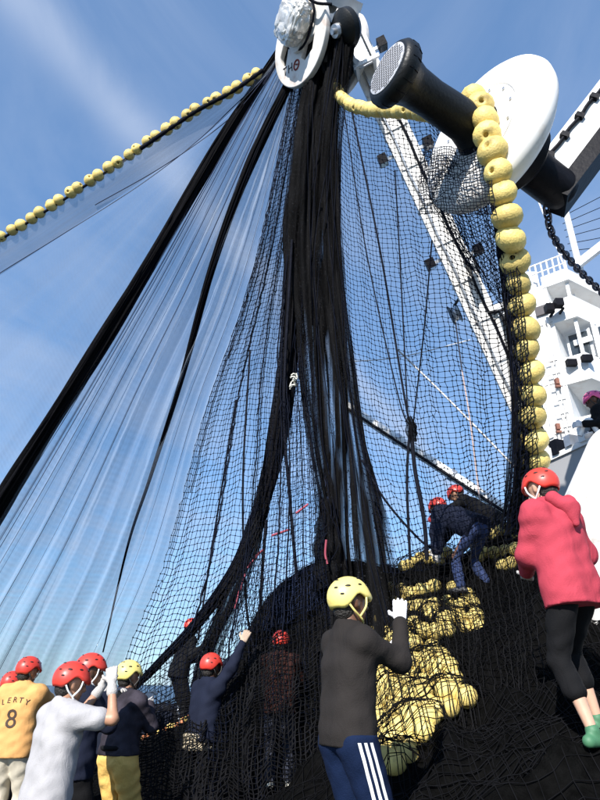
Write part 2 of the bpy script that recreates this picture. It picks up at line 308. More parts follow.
# the low rail wall the net comes in over
bw = thing('bulwark', 'dark painted steel bulwark with a pipe rail between deck and open sea', 'bulwark', (-4, 12.1, 0))
HULL = mat('dark_hull_paint', (0.008, 0.011, 0.022), 0.6, 0.2, 2, 0.2, 9, spec=0.1)
prism_obj('plating', [(-11, 12.02), (2.8, 12.02), (2.8, 12.14), (-11, 12.14)], -3.9, 1.18, HULL, bw)
tube_obj('cap_rail', [np.array([(-11, 12.08, 1.23), (2.8, 12.08, 1.23)])], 0.07, HULL, bw, 10)
for k in range(9): 
    bm = bmesh.new(); box(bm, (-10 + k * 1.5, 11.9, 0.58), (0.05, 0.22, 1.14)); bm_obj('stanchion', bm, HULL, bw)

# ---- superstructure: a tower of open decks seen from below
tw = thing('ship_superstructure', 'white ship superstructure with stacked open decks and dark windows above the netting', 'ship structure', Zp(575, 300, 0) * 0 + np.array([7.5, 14.5, 0]))
WT = mat('superstructure_white', (0.80, 0.80, 0.79), 0.5, 0.04, 2, 0.08, 12, dirt=(0.45, 0.30, 0.18), dirtamt=0.3, dscale=2.4)
SOF = mat('shade_grey', (0.42, 0.44, 0.46), 0.6, 0.06, 3)  # grey stands in for the shade inside the open decks
FRM = mat('fitting_white', (0.62, 0.62, 0.61), 0.5, .1, 4, dirt=(0.35, 0.18, 0.09), dirtamt=.5)
zb = A(572, 295, 15.5)[2]                       # height of the upper parapet's top edge
def plan(z, *pts): return [Zp(x, y, z)[:2] for x, y in pts]
pa, pb, pc = [np.array(q) for q in plan(zb, (546, 304), (572, 295), (603, 310))]
eh = (pb - pa) / np.linalg.norm(pb - pa); en = np.array([-eh[1], eh[0]])
if en[1] < 0: en = -en                            # into the ship
eh2 = (pc - pb) / np.linalg.norm(pc - pb); en2 = np.array([-eh2[1], eh2[0]])
if np.dot(en2, en) < 0: en2 = -en2
def pt(s, d): q = pb + eh * s + en * d; return (q[0], q[1])       # s along the left face (negative = left), d inwards
def pt2(s, d): q = pb + eh2 * s + en2 * d; return (q[0], q[1])
pz = lambda x, y: zb + 0
def zat(px, py, xy):                              # height of the picture row py over a plan point
    r = ray(px, py); return CAMZ + r[2] / r[1] * xy[1]
Wl = -float(np.linalg.norm(pb - pa))
deep = 6.5
def level(name, z0, z1, inset=0.0, m=WT, left=0.0, parent=tw):
    poly = [pt(Wl + left, deep), pt(Wl + left, inset), pt(-inset * .3, inset), pt2(6.0, inset), pt2(6.0, deep)]
    return prism_obj(name, poly, z0, z1, m, parent)
z_roof1 = zat(563, 268, pb); z_open1t = zat(566, 279, pb); z_open1b = zat(572, 295, pb); z_open2t = zat(580, 316, pb); z_open2b = zat(592, 352, pb); z_open3t = zat(598, 378, pb)
level('roof_deck', z_open1t, z_roof1)
level('parapet', z_open2t, z_open1b)
level('parapet', z_open3t, z_open2b)
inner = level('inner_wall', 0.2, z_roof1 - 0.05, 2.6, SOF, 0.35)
def unit_(v): v = np.array([v[0], v[1]], float); return v / np.linalg.norm(v)
# solid white stair tower at the left of the open decks
def proj(p): q = np.asarray(p) - C0; d = q @ FW; return CX + F * (q @ RT) / d, CY - F * (q @ UP) / d
def s_at(px, z): ss = np.linspace(-14, 4, 1800); return float(ss[np.argmin([abs(proj((*pt(s, 0.02), z))[0] - px) for s in ss])])
tl = s_at(529, z_open2t); wl_ = s_at(486, z_open1b - .5); tr_ = s_at(549.5, z_open1b); b2_ = s_at(558, z_open2b + .4)
prism_obj('tower_wall', [pt(tr_, 0.02), pt(tr_, deep - 0.1), pt(tl, deep - 0.1), pt(tl, 0.02)], 0.05, z_roof1 - 0.25, WT, tw)
wa, wb = Yp(484, 305, 17.2), Yp(534, 290, 16.2); wu = unit_(wb - wa); wn_ = np.array([-wu[1], wu[0]])
def wz(px, py, Y_): return Yp(px, py, Y_)[2]
def wp(s, d): q = wa[:2] + wu * s + wn_ * d; return (q[0], q[1])
wL = float(np.linalg.norm((wb - wa)[:2])); wz0, wz1 = wz(500, 352, 16.9), wz(500, 312, 16.9)
prism_obj('wing_deck', [wp(0, 0), wp(wL, 0), wp(wL, 3), wp(0, 3)], wz0, wz1, WT, tw)
prism_obj('wing_roof', [wp(-.15, -.2), wp(wL, -.2), wp(wL, 3.1), wp(-.15, 3.1)], wz1 + .003, wz1 + .22, WT, tw)
def panel(name, s0, s1, z0, z1, d, m, parent, th=0.04):
    """a flat fitting on the left face: s along it, d inwards"""
    return prism_obj(name, [pt(s0, d), pt(s1, d), pt(s1, d + th), pt(s0, d + th)], z0, z1, m, parent)
prism_obj('bay_wall', [pt(tr_ + .003, 0.03), pt(tr_ + .003, 2.4), pt(b2_, 2.4), pt(b2_, 0.03)], z_open2b + .002, z_open2t - .002, WT, tw)
prism_obj('bay_wall', [pt(tr_ + .003, 0.03), pt(tr_ + .003, 2.4), pt(-.02, 2.4), pt(-.02, 0.03)], 0.1, z_open3t - .9, WT, tw)
def S_(px, z): return s_at(px, z)
lad = S_(546, z_open2b)
for z in np.arange(5.0, z_open2b, .36): panel('ladder_rung', lad, lad + .34, z, z + .035, -.12, FRM, tw, .03)
for q_ in (lad, lad + .34): panel('ladder_rail', q_ - .02, q_ + .02, 4.7, z_open2b, -.13, FRM, tw, .05)
for z in (z_open2t + .05, z_open2b - .6, z_open3t - 1.2): panel('weld_seam', tl + .02, tr_ - .02, z, z + .03, -.004, FRM, tw, .03)
FR = mat('window_frame_grey', (0.55, 0.56, 0.57), 0.5)
for k in range(2):
    s_ = .12 + k * .62; zl, zh = wz0 + .28, wz1 - .12
    wn = prism_obj('window', [wp(s_, -.03), wp(s_ + .55, -.03), wp(s_ + .55, .02), wp(s_, .02)], zl, zh, FR, tw); prism_obj('pane', [wp(s_ + .05, -.05), wp(s_ + .5, -.05), wp(s_ + .5, -.032), wp(s_ + .05, -.032)], zl + .05, zh - .05, GLASS, wn)
# windows inside the open decks
for (s0, s1, z0, z1) in ((tr_ + .15, tr_ + .55, z_open1b + 0.15, z_open1t - 0.15), (b2_ + .12, b2_ + .72, z_open2b + 0.12, z_open2t - 0.12), (b2_ + .85, b2_ + 1.45, z_open2b + 0.12, z_open2t - 0.12)):
    wn = panel('window', s0, s1, z0, z1, .55, FR, tw); panel('pane', s0 + 0.07, s1 - 0.07, z0 + 0.07, z1 - 0.07, .53, GLASS, wn, 0.03)
for k in range(7):
    q0, q1 = pt2(0.5 + k * 0.55, 2.5), pt2(0.56 + k * 0.55, 2.5)
    prism_obj('stiffener', [q0, q1, pt2(0.56 + k * 0.55, 2.58), pt2(0.5 + k * 0.55, 2.58)], z_open2b + 0.02, z_open2t - 0.02, WT, tw)
sg = panel('sign', b2_ + .3, b2_ + .75, z_open2t - 0.55, z_open2t - 0.40, 0.45, WT, tw)
# corner posts, fittings, floodlight brackets
for (s, d, a_, b_) in ((-0.12, 0.12, z_open1b, z_open1t), (-0.12, 0.12, z_open2b, z_open2t), (b2_ + .78, 0.5, z_open2b, z_open2t)):
    prism_obj('post', [pt(s, d), pt(s + 0.08, d), pt(s + 0.08, d + 0.08), pt(s, d + 0.08)], a_, b_, WT, tw)
for s in (tr_ - .12, (tr_ + tl) / 2 + .1, tl + .12):
    q = pt(s, -0.06); tube_obj('pipe', [np.array([(*q, 0.4), (*q, z_open2t + 0.2)])], 0.035, WT, tw, 8)
for (s, z) in ((S_(559, zat(559, 375, pb)), zat(559, 375, pb)), (S_(560, zat(560, 419, pb)), zat(560, 419, pb))):
    bm = bmesh.new(); q = pt(s, -0.14); box(bm, (*q, z), (0.09, 0.1, 0.15)); box(bm, (q[0], q[1], z - 0.13), (0.12, 0.08, 0.05)); bm_obj('fitting', bm, mat('rusty_fitting', (0.22, 0.09, 0.06), 0.7), tw, bevel=0.02)
panel('shelf_window', S_(536, z_open2t + .5), S_(552, z_open2t + .5), z_open2t + 0.35, z_open2t + 0.62, -0.05, mat('dark_grey_glass', (0.10, 0.09, 0.09), 0.3), tw, 0.06)  # dark grey panel on the tower face
for k in (0, 1):
    bm = bmesh.new(); s_ = S_(553, z_open2t + .3) + k * .24; q = pt(s_, -0.3); box(bm, (*q, z_open2t + 0.3 + k * 0.05), (0.2, 0.2, 0.2)); q2 = pt(s_, -0.12); box(bm, (*q2, z_open2t + 0.22), (0.05, 0.26, 0.05)); bm_obj('floodlight', bm, BLACKS, tw, bevel=0.02)
for k in (0, 1):
    bm = bmesh.new(); q = pt(b2_ + .25 + k * 0.36, -0.12); box(bm, (*q, z_open2b - 0.24), (0.24, 0.14, 0.16)); bm_obj('floodlight', bm, BLACKS, tw, bevel=0.03)
# roof rails, instruments, radar mast and aerials
rz = z_roof1
for k in range(9):
    q = pt(tl + k * (-tl / 8.0), 0.12); tube_obj('rail_post', [np.array([(*q, rz - 0.28), (*q, rz + 0.55)])], 0.025, WT, tw, 6)
tube_obj('rail', [np.array([(*pt(tl, 0.12), rz + 0.53), (*pt(0, 0.12), rz + 0.53)])], 0.025, WT, tw, 6)
tube_obj('rail', [np.array([(*pt(tl, 0.12), rz + 0.25), (*pt(0, 0.12), rz + 0.25)])], 0.02, WT, tw, 6)
bm = bmesh.new(); box(bm, (*pt(Wl - 0.6, 0.6), rz + 0.35), (0.6, 0.5, 0.6)); bm_obj('instrument_box', bm, FR, tw, bevel=0.04)
m0 = np.array([*pt(0.2, 0.9), rz]); tube_obj('mast', [np.array([m0, m0 + [0.0, 0, 2.6]])], 0.09, WT, tw, 8)
tube_obj('aerial', [np.array([m0 + [-.35, 0, 0], m0 + [-.9, 0, 4.2]])], 0.025, WT, tw, 6); tube_obj('aerial', [np.array([m0 + [-1.3, .2, -.2], m0 + [-2.1, .2, 3.0]])], 0.02, WT, tw, 6)
bm = bmesh.new(); box(bm, m0 + [0.35, -0.4, 0.75], (1.35, 0.22, 0.2), (np.array([.78, -.35, .52]), np.array([.35, .93, 0.1]), np.array([-.52, .1, .85]))); bm_obj('radar_scanner', bm, WT, tw, bevel=0.03)
for k in range(6): tube_obj('stay_wire', [np.array([m0 + [0.0, 0.3, 2.55 - k * 0.25], m0 + [5.5, 0.6, 6.0 - k * 0.75]])], 0.014, ROPE, tw, 4)

# ---- side casing with the grey wall and crane pedestal on the right
ch = thing('deck_casing', 'grey casing with a white coaming below the white superstructure', 'casing', (4.6, 9.4, 0))
q0, q1 = Yp(541, 462, 8.6), Yp(606, 432, 7.4)
GW = mat('casing_grey', (0.36, 0.36, 0.37), 0.6, 0.06, 1.5, 0.1, 10)  # even grey for the casing wall and floor
ed = (q1 - q0); ed[2] = 0; ed /= np.linalg.norm(ed); nn = np.array([-ed[1], ed[0], 0]); nn = nn if nn[1] > 0 else -nn
e0 = q0 - ed * 0.15; e1 = q1 + ed * 2.0
prism_obj('wall', [e0[:2], e1[:2], (e1 + nn * 0.12)[:2], (e0 + nn * 0.12)[:2]], 0.03, q0[2] - 0.06, GW, ch)
prism_obj('coaming', [(e0 - nn * .03)[:2], (e1 - nn * .03)[:2], (e1 + nn * 0.15)[:2], (e0 + nn * 0.15)[:2]], q0[2] - 0.055, q0[2] + 0.02, WT, ch)
prism_obj('floor', [(e0 + nn * .13)[:2], (e1 + nn * .13)[:2], (e1 + nn * 3.2)[:2], (e0 + nn * 3.2)[:2]], 3.3, 3.5, GW, ch)
for k in range(6):
    c = q0 + ed * (0.1 + k * 0.27) + nn * 0.02 + np.array([0, 0, 0.10]); bm = bmesh.new(); box(bm, c, (0.12, 0.16, 0.16 + 0.06 * (k % 2)), (ed, nn, np.array([0, 0, 1.0]))); bm_obj('cleat', bm, (WT, BLACKS, STEEL)[k % 3], ch, bevel=0.02)
pd = thing('crane_pedestal', 'white flared crane pedestal rising behind the pink jacketed worker', 'pedestal', (4.0, 6.2, 0))
pc_ = Yp(655, 470, 6.4)
lathe_obj('column', (pc_[0], pc_[1], 0.02), (0, 0, 1), [(0, 1.12), (3.1, 1.12), (3.25, 1.1), (3.48, 1.02), (4.15, 0.62), (4.2, 0.58), (4.22, 0.0)], WEATHER, pd, 48)
for k in range(8):
    a = k * math.pi / 4 + .2; rb = [(pc_[0] + r * math.cos(a), pc_[1] + r * math.sin(a), z) for z, r in ((2.6, 1.13), (3.25, 1.11), (3.48, 1.03), (4.15, .63))]
    tube_obj('rib', [np.array(rb)], .022, WEATHER, pd, 5)
for k in range(10):
    a = k * 2 * math.pi / 10; bm = bmesh.new(); box(bm, (pc_[0] + 0.46 * math.cos(a), pc_[1] + 0.46 * math.sin(a), 4.25), (0.06, 0.06, 0.06)); bm_obj('bolt', bm, STEEL, pd)

# ---- main boom that carries the power block
bo = thing('boom', 'long weathered white steel boom slanting up behind the black netting', 'boom', A(560, 480, 16.5))
B0, B1 = A(300, -75, 11.9), A(575, 520, 10.6)
bx = (B1 - B0); BL = np.linalg.norm(bx); bx /= BL
bd = SUN * 1.0 - ray(440, 230) / np.linalg.norm(ray(440, 230)) * 0.8; bd = -(bd - (bd @ bx) * bx); bd /= np.linalg.norm(bd); bs = np.cross(bx, bd); bs = bs if bs[0] < 0 else -bs   # -bd: the broad sunlit face
def bp(px_t, a=0.0, b=0.0): return B0 + bx * (px_t * BL) + bs * a + bd * b
AX = (bx, bs, bd)
bm = bmesh.new(); box(bm, bp(0.5), (BL, 0.42, 0.36), AX); bm_obj('beam', bm, WEATHER, bo, bevel=0.015)
for sg_ in (-1, 1):
    bm = bmesh.new(); box(bm, bp(0.5, sg_ * 0.225, -0.14), (BL, 0.04, 0.09), AX); bm_obj('edge_flange', bm, WEATHER, bo)
    tube_obj('hydraulic_pipe', [np.array([bp(t, sg_ * 0.12 + 0.01 * math.sin(t * 60), -0.20) for t in np.linspace(0.05, 0.97, 60)])], 0.025, STEEL if sg_ > 0 else BLACKS, bo, 6)
for k in range(15):
    t = 0.06 + k * 0.063; bm = bmesh.new(); box(bm, bp(t), (0.05, 0.46, 0.40), AX); bm_obj('stiffener', bm, WEATHER, bo)
def t_of(px, py):                                 # station on the boom nearest to a picture point
    ts = np.linspace(0, 1, 600); P = np.array([bp(t) for t in ts]) - C0; d = P @ FW
    X = CX + F * (P @ RT) / d; Y_ = CY - F * (P @ UP) / d; return ts[np.argmin((X - px) ** 2 + (Y_ - py) ** 2)]
for (px, py, sgn) in ((396, 160, -1), (412, 148, 1), (443, 267, -1), (462, 250, 1), (350, 62, -1), (368, 55, 1)):
    t = t_of(px, py); fl = obj('floodlight', None, None, bo) if False else None
    bm = bmesh.new(); box(bm, bp(t, sgn * 0.44, -0.05), (0.18, 0.16, 0.22), AX); f_ = bm_obj('floodlight', bm, BLACKS, bo, bevel=0.02)
    bm = bmesh.new(); box(bm, bp(t, sgn * 0.32, 0.0), (0.06, 0.24, 0.06), AX); bm_obj('bracket', bm, STEEL, f_)
    bm = bmesh.new(); box(bm, bp(t + 0.0065, sgn * 0.44, -0.05), (0.02, 0.13, 0.18), AX); bm_obj('lens', bm, GLASS, f_)
# boom head fittings beside the block
HT = t_of(352, 40)
bm = bmesh.new(); box(bm, bp(HT + 0.035, -0.1, -0.42), (0.95, 0.06, 0.5), AX); box(bm, bp(HT + 0.035, 0.24, -0.42), (0.95, 0.06, 0.5), AX); bm_obj('head_bracket', bm, WHITE, bo, bevel=0.02)
bm = bmesh.new(); box(bm, bp(HT + 0.05, 0.07, -0.55), (0.6, 0.26, 0.05), AX); box(bm, bp(HT + 0.075, 0.07, -0.7), (0.06, 0.5, 0.06), AX); bm_obj('head_plate', bm, STEEL, bo, bevel=0.01)

ab = thing('auxiliary_boom', 'slim white auxiliary boom lying low behind the right hand netting', 'boom', A(560, 545, 13))
a0, a1 = A(345, 405, 15.5), A(575, 556, 13)
v, f, uv = tubes([np.array([a0, a1])], 0.12, 14); obj('tube', mesh_np('tube', v, f, uv, True), WHITE, ab)
tube_obj('underside_line', [np.array([a0 + [0, -.12, -.12], a1 + [0, -.12, -.12]])], 0.035, BLACKS, ab, 6)  # black line along the underside of the boom
for t in (0.25, 0.5, 0.75): lathe_obj('collar', a0 + (a1 - a0) * t, a1 - a0, [(0, 0.12), (0, 0.15), (0.12, 0.15), (0.12, 0.12)], STEEL, ab, 14)

def pulley(name, label, p, s, hang):
    r = thing(name, label, 'pulley', p + np.array([0, 0, s * 1.2]), 'pulley blocks below the boom')
    for d in (-1, 1): lathe_obj('cheek', p + bs * d * s * 0.34, bs, [(-0.03 * s, 0.0), (-0.03 * s, s * 0.85), (0.03 * s, s * 0.9), (0.03 * s, 0)], BLACKS, r, 20)
    lathe_obj('sheave', p, bs, [(-0.3 * s, 0.0), (-0.3 * s, s * 0.8), (-0.1 * s, s * 0.6), (0.1 * s, s * 0.6), (0.3 * s, s * 0.8), (0.3 * s, 0)], STEEL, r, 20)
    tube_obj('becket', [np.array([p + np.array([0, 0, s * 0.8]), hang])], 0.03, BLACKS, r, 6)
pulley('pulley_block', 'black pulley block close under the boom lights with a short strop', bp(t_of(450, 281), -0.15, -0.45), 0.20, bp(t_of(447, 272), -0.1, -0.2))
pulley('pulley_block', 'black pulley block hanging free on a strop below the other one', A(455, 314, 12.6), 0.24, bp(t_of(452, 290), -0.1, -0.2))
pulley('pulley_block', 'small black pulley block on the lower boom near the float line', bp(t_of(481, 328), -0.32, -0.3), 0.16, bp(t_of(478, 318), -0.1, -0.2))
for nm, lb, pl, r_ in (('hanging_rope', 'thin red and grey rope falling from the hanging pulley block', [(455, 318, 12.6), (462, 370, 12.2), (470, 420, 11.8), (482, 520, 11.2)], 0.016),
                       ('stay_rope', 'thin pale rope slanting down behind the netting to the float line', [(398, 350, 13), (445, 396, 12.4), (508, 460, 11.6), (560, 515, 11)], 0.02),
                       ('guy_wire', 'thin grey wire running nearly level behind the netting', [(345, 362, 14), (400, 357, 14), (470, 340, 14)], 0.012)):
    tag(tube_obj(nm, [catmull([A(*q) for q in pl], 24)], r_, mat(nm + '_fibre', (0.45, 0.35, 0.33) if nm == 'hanging_rope' else (0.6, 0.6, 0.6), 0.7), None, 6), lb, 'rope')
# ------------------------------------------------------------------ power block at the boom head
pbC = A(301, 43, 11.2); pn = camdir(-.80, .27, .545, 301, 43)             # axis; the near cheek faces along +pn
ub = np.cross(pn, np.cross(camdir(.32, .95, 0, 301, 43), pn)); ub /= np.linalg.norm(ub); vb = np.cross(pn, ub)   # ub: long way up in the plate
blk = thing('power_block', 'white hydraulic power block with crumpled silver cover hauling the net at the boom head', 'power block', pbC)
PR = 0.76
def plate_pt(u, v_, n=0.0): return pbC + vb * u + ub * v_ + pn * n
def ring_holes():
    holes = [[(-0.50, -0.14), (-0.30, -0.05), (-0.19, -0.46), (-0.36, -0.54), (-0.50, -0.36)], [(0.50, -0.02), (0.42, 0.25), (0.16, 0.02), (0.20, -0.24), (0.36, -0.26)]]
    return holes
sgn = 1.0 if np.dot(vb, RT) > 0 else -1.0
outl = [(PR * math.sin(a) * sgn * (1.0), PR * math.cos(a) * (1.08 if math.cos(a) > 0 else 1.0)) for a in np.linspace(0, 2 * math.pi, 56, endpoint=False)]
def cheek(off, m, holes=True):
    c = bpy.data.curves.new('cheek', 'CURVE'); c.dimensions = '2D'; c.fill_mode = 'BOTH'; c.extrude = 0.035; c.bevel_depth = 0.02; c.bevel_resolution = 2
    for pl in [outl] + ([[(x * sgn, y) for x, y in h] for h in ring_holes()] if holes else []):
        s = c.splines.new('POLY'); s.points.add(len(pl) - 1); s.use_cyclic_u = True
        for p_, q_ in zip(s.points, pl): p_.co = (q_[0], q_[1], 0, 1)
    o = bpy.data.objects.new('c', c); COL.objects.link(o); bpy.context.view_layer.update()
    me = bpy.data.meshes.new_from_object(o.evaluated_get(bpy.context.evaluated_depsgraph_get())); bpy.data.objects.remove(o)
    for v in me.vertices: x, y, z = v.co; v.co = plate_pt(x, y, z + off)
    ck = obj('cheek_plate', me, m, blk); return ck
PLATE = mat('block_plate_paint', (0.80, 0.77, 0.73), 0.4, 0.06, 4, 0.1, 12, dirt=(0.42, 0.20, 0.10), dirtamt=0.55, dscale=4)
cheek(0.0, PLATE); cheek(-0.95, PLATE, False)
lathe_obj('sheave', pbC - pn * 0.05, -pn, [(0, 0.0), (0, 0.66), (0.1, 0.62), (0.3, 0.40), (0.55, 0.40), (0.76, 0.62), (0.84, 0.66), (0.84, 0.0)], BLACKP, blk, 44)
lathe_obj('hub', pbC + pn * 0.03, pn, [(0, 0.2), (0.1, 0.2), (0.1, 0)], PLATE, blk, 24)
# crumpled foil-like cover over the motor
bm = bmesh.new(); bmesh.ops.create_icosphere(bm, subdivisions=5, radius=1.0); rnd = random.Random(4)
for v in bm.verts:
    p = v.co.copy(); cx_, cy_, cz_ = [math.copysign(abs(c) ** 0.72, c) for c in p]
    vor = noise.voronoi(p * 1.9)[0]; k = 1 + 0.22 * (vor[1] - vor[0]) + 0.06 * noise.noise(p * 7)
    v.co = plate_pt((-0.10 * sgn) + cx_ * 0.36 * k, 0.27 + cy_ * 0.37 * k, 0.24 + cz_ * 0.21 * k)
FOIL = mat('silver_cover', (0.66, 0.65, 0.62), 0.4, 0.2, 6, 0.4, 7, metal=0.45, dirt=(0.4, 0.34, 0.28), dirtamt=0.4, dscale=5)
bm_obj('motor_cover', bm, FOIL, blk, False)
ang = np.linspace(0, 2 * math.pi, 40); 
tube_obj('lashing', [np.array([plate_pt(-0.10 * sgn + 0.42 * math.copysign(abs(math.cos(a)) ** .7, math.cos(a)), 0.27 + 0.42 * math.copysign(abs(math.sin(a)) ** .7, math.sin(a)), 0.10) for a in ang])], 0.022, ROPE, blk, 6)
tube_obj('lashing', [catmull([plate_pt(-.5 * sgn, .75, .1), plate_pt(0, .80, .25), plate_pt(.35 * sgn, .66, .2), plate_pt(.62 * sgn, .72, .02)], 20)], 0.026, ROPE, blk, 6)
tube_obj('hydraulic_hose', [catmull([plate_pt(-.42 * sgn, .6, .3), plate_pt(-.45 * sgn, 1.0, .3), plate_pt(-.2 * sgn, 1.3, 0), bp(0.03, 0, -.2)], 20)], 0.03, mat('blue_hose', (0.02, 0.04, 0.12), 0.4), blk, 8)
tube_obj('hanger', [np.array([plate_pt(0, .70, -.45), bp(0.05, 0, -.15)])], 0.09, WHITE, blk, 10)
bm = bmesh.new(); box(bm, plate_pt(0, 0.86, -.475), (0.3, 0.22, 1.0), (vb, ub, pn)); bm_obj('yoke', bm, WHITE, blk, bevel=0.03)
# lettering on the lower plate
for body, u0, v0, sz, mm in (('T', -0.16, -0.55, 0.22, 'b'), ('H', -0.02, -0.46, 0.22, 'b')):
    me = text_mesh(body, sz, 0.004); ca, sa = math.cos(0.62), math.sin(0.62)
    for v in me.vertices:
        x, y = v.co.x * ca - v.co.y * sa, v.co.x * sa + v.co.y * ca
        v.co = plate_pt((u0 + x) * sgn, v0 + y, 0.058 + v.co.z)
    obj('lettering', me, mat('black_lettering', (0.03, 0.02, 0.02), 0.6), blk)
tube_obj('ring_mark', [np.array([plate_pt((0.15 + 0.075 * math.cos(a)) * sgn, -0.36 + 0.085 * math.sin(a), 0.058) for a in ang])], 0.016, mat('rust_red_mark', (0.25, 0.03, 0.02), 0.6), blk, 6)
tube_obj('ring_mark', [np.array([plate_pt(0.12 * sgn, -.36, .06), plate_pt(.19 * sgn, -.34, .06)])], 0.014, MATS['rust_red_mark'], blk, 6)
# black guide roller to the right of the block
gc = A(346, 29, 10.6); gr = thing('guide_roller', 'black ball shaped guide roller on the right cheek of the power block', 'roller', gc)
gax = camdir(-.75, -.1, .6, 346, 29)
lathe_obj('roller', gc - gax * 0.2, gax, [(0, 0.0), (0.0, 0.12), (0.06, 0.26), (0.16, 0.34), (0.26, 0.33), (0.34, 0.25), (0.38, 0.13), (0.40, 0.12), (0.40, 0)], BLACKP, gr, 32)
lathe_obj('hub', gc + gax * 0.2, gax, [(0, 0.12), (0.06, 0.11), (0.06, 0.05), (0.12, 0.05), (0.12, 0)], STEEL, gr, 18)
tube_obj('arm', [catmull([gc - gax * .15, gc + np.array([.05, .2, -.3]), plate_pt(.55 * sgn, -.1, -.9)], 12)], 0.07, BLACKS, gr, 8)

# ------------------------------------------------------------------ net stacker roller on its crane arm
sC = A(482, 134, 5.95); an = camdir(-.68, .53, .51, 482, 134)            # axis towards the small end
stk = thing('net_stacker', 'net stacker with big white dish flange and black drum on a crane arm', 'net stacker', sC)
DISH = mat('dish_paint', (0.80, 0.79, 0.77), 0.38, 0.04, 2, 0.06, 9, dirt=(0.42, 0.30, 0.20), dirtamt=0.55, dscale=3.4)
lathe_obj('dish', sC, an, [(-0.34, 0.0), (-0.33, 0.30), (-0.27, 0.58), (-0.19, 0.72), (-0.12, 0.785), (-0.06, 0.80), (-0.01, 0.785), (0.03, 0.74), (0.06, 0.66), (0.075, 0.55), (0.07, 0.475), (0.05, 0.47), (0.05, 0.0)], DISH, stk, 64)
lathe_obj('flange_ring', sC + an * 0.052, an, [(0, 0.46), (0.02, 0.46), (0.02, 0.2), (0, 0.2)], DISH, stk, 48)
lathe_obj('drum', sC + an * 0.03, an, [(0, 0.30), (0.06, 0.24), (0.22, 0.19), (0.65, 0.172), (0.86, 0.185), (0.98, 0.22), (1.02, 0.27), (1.04, 0.0)], BLACKP, stk, 40)
lathe_obj('end_flange', sC + an * 1.01, an, [(0, 0.22), (0.03, 0.28), (0.09, 0.305), (0.15, 0.30), (0.185, 0.27), (0.195, 0.25), (0.185, 0.0)], BLACKP, stk, 44)
lathe_obj('end_disc', sC + an * 1.198, an, [(0, 0.235), (0.014, 0.235), (0.018, 0.22), (0.018, 0)], mat('white_disc', (0.46, 0.47, 0.51), 0.6, 0.12, 60, 0.5, 90), stk, 44)
for k in range(18):
    a = k * 2 * math.pi / 18; h = np.cross(an, [0, 0, 1.0]); h /= np.linalg.norm(h); g = np.cross(an, h)
    d = h * math.cos(a) + g * math.sin(a); tube_obj('tread', [np.array([sC + an * (1.04) + d * 0.28, sC + an * (1.08) + d * 0.3, sC + an * 1.14 + d * 0.302, sC + an * 1.18 + d * 0.275])], 0.005, BLACKS, stk, 5)
GW_ = np.array([[sC + an * (1.219) + h * (a * .03) + g * (b * .03) for a in np.linspace(-7.4, 7.4, 15)] for b in np.linspace(-7.4, 7.4, 15)])
keep = [np.array([p for p in L_ if np.linalg.norm(p - sC - an * 1.219) < .228]) for L_ in list(GW_) + list(np.swapaxes(GW_, 0, 1))]
tube_obj('disc_mesh', [k_ for k_ in keep if len(k_) > 1], 0.0022, BLACKS, stk, 3, False)
for k in range(12):
    a = k * 2 * math.pi / 12; d = h * math.cos(a) + g * math.sin(a); lathe_obj('bolt', sC + an * .07 + d * .42, an, [(0, .016), (.014, .016), (.014, 0)], STEEL, stk, 6)
# motor housing and knuckle behind the dish, box arm running up to the right
k0 = sC - an * 0.30
lathe_obj('motor_housing', k0, -an, [(0, 0.36), (0.08, 0.38), (0.24, 0.38), (0.32, 0.30), (0.36, 0)], BLACKS, stk, 32)
ar0, ar1 = A(543, 186, 6.45), A(760, -98, 7.3)
adir = ar1 - ar0; AL = np.linalg.norm(adir); adir /= AL
as_ = np.cross(adir, [0, 0, 1.0]); as_ /= np.linalg.norm(as_)
if np.dot(as_, FW) > 0: as_ = -as_                              # side that faces the camera
au = np.cross(as_, adir); au = au if au[2] > 0 else -au
ARX = (adir, as_, au)
bm = bmesh.new(); box(bm, ar0 + adir * (AL / 2 + 0.02), (AL, 0.30, 0.34), ARX); arm = bm_obj('arm_beam', bm, mat('arm_paint', (0.66, 0.66, 0.66), 0.4, 0.12, 5, 0.3, 14, dirt=(0.2, 0.13, 0.1), dirtamt=0.6, dscale=4), stk, bevel=0.015)
bm = bmesh.new(); box(bm, ar0 + adir * (AL / 2 - 0.1) - au * 0.26, (AL + 0.1, 0.34, 0.17), ARX); bm_obj('arm_underside', bm, BLACKS, stk, bevel=0.02)
tube_obj('hydraulic_pipe', [np.array([ar0 + adir * (0.15 + t * 1.9) + as_ * 0.175 + au * (0.085 + 0.008 * math.sin(t * 30)) for t in np.linspace(0, 1, 30)])], 0.022, BLACKS, stk, 6)
for k in range(6):
    bm = bmesh.new(); box(bm, ar0 + adir * (0.25 + k * 0.3) + as_ * 0.175 + au * 0.085, (0.06, 0.06, 0.085), ARX); bm_obj('pipe_clamp', bm, BLACKS, stk, bevel=0.008)
lathe_obj('pivot_pin', ar0 + adir * 0.06 + as_ * 0.14, as_, [(0, 0.10), (0.05, 0.10), (0.06, 0.08), (0.06, 0.04), (0.09, 0.035), (0.09, 0)], STEEL, stk, 24)
bm = bmesh.new(); kz = ar0 - au * .22; kk = (k0 - an * 0.2 + kz) / 2; kd = kz - (k0 - an * 0.2); kl = np.linalg.norm(kd); kd /= kl; ks = np.cross(kd, an); ks /= np.linalg.norm(ks)
lathe(bm, kk - kd * (kl / 2 + .12), kd, [(0, 0), (.01, .10), (.06, .18), (.14, .21), (kl + .06, .21), (kl + .16, .18), (kl + .22, .10), (kl + .24, 0)], 20); bm_obj('knuckle', bm, BLACKS, stk, True)
post_t = ar1 - adir * .15
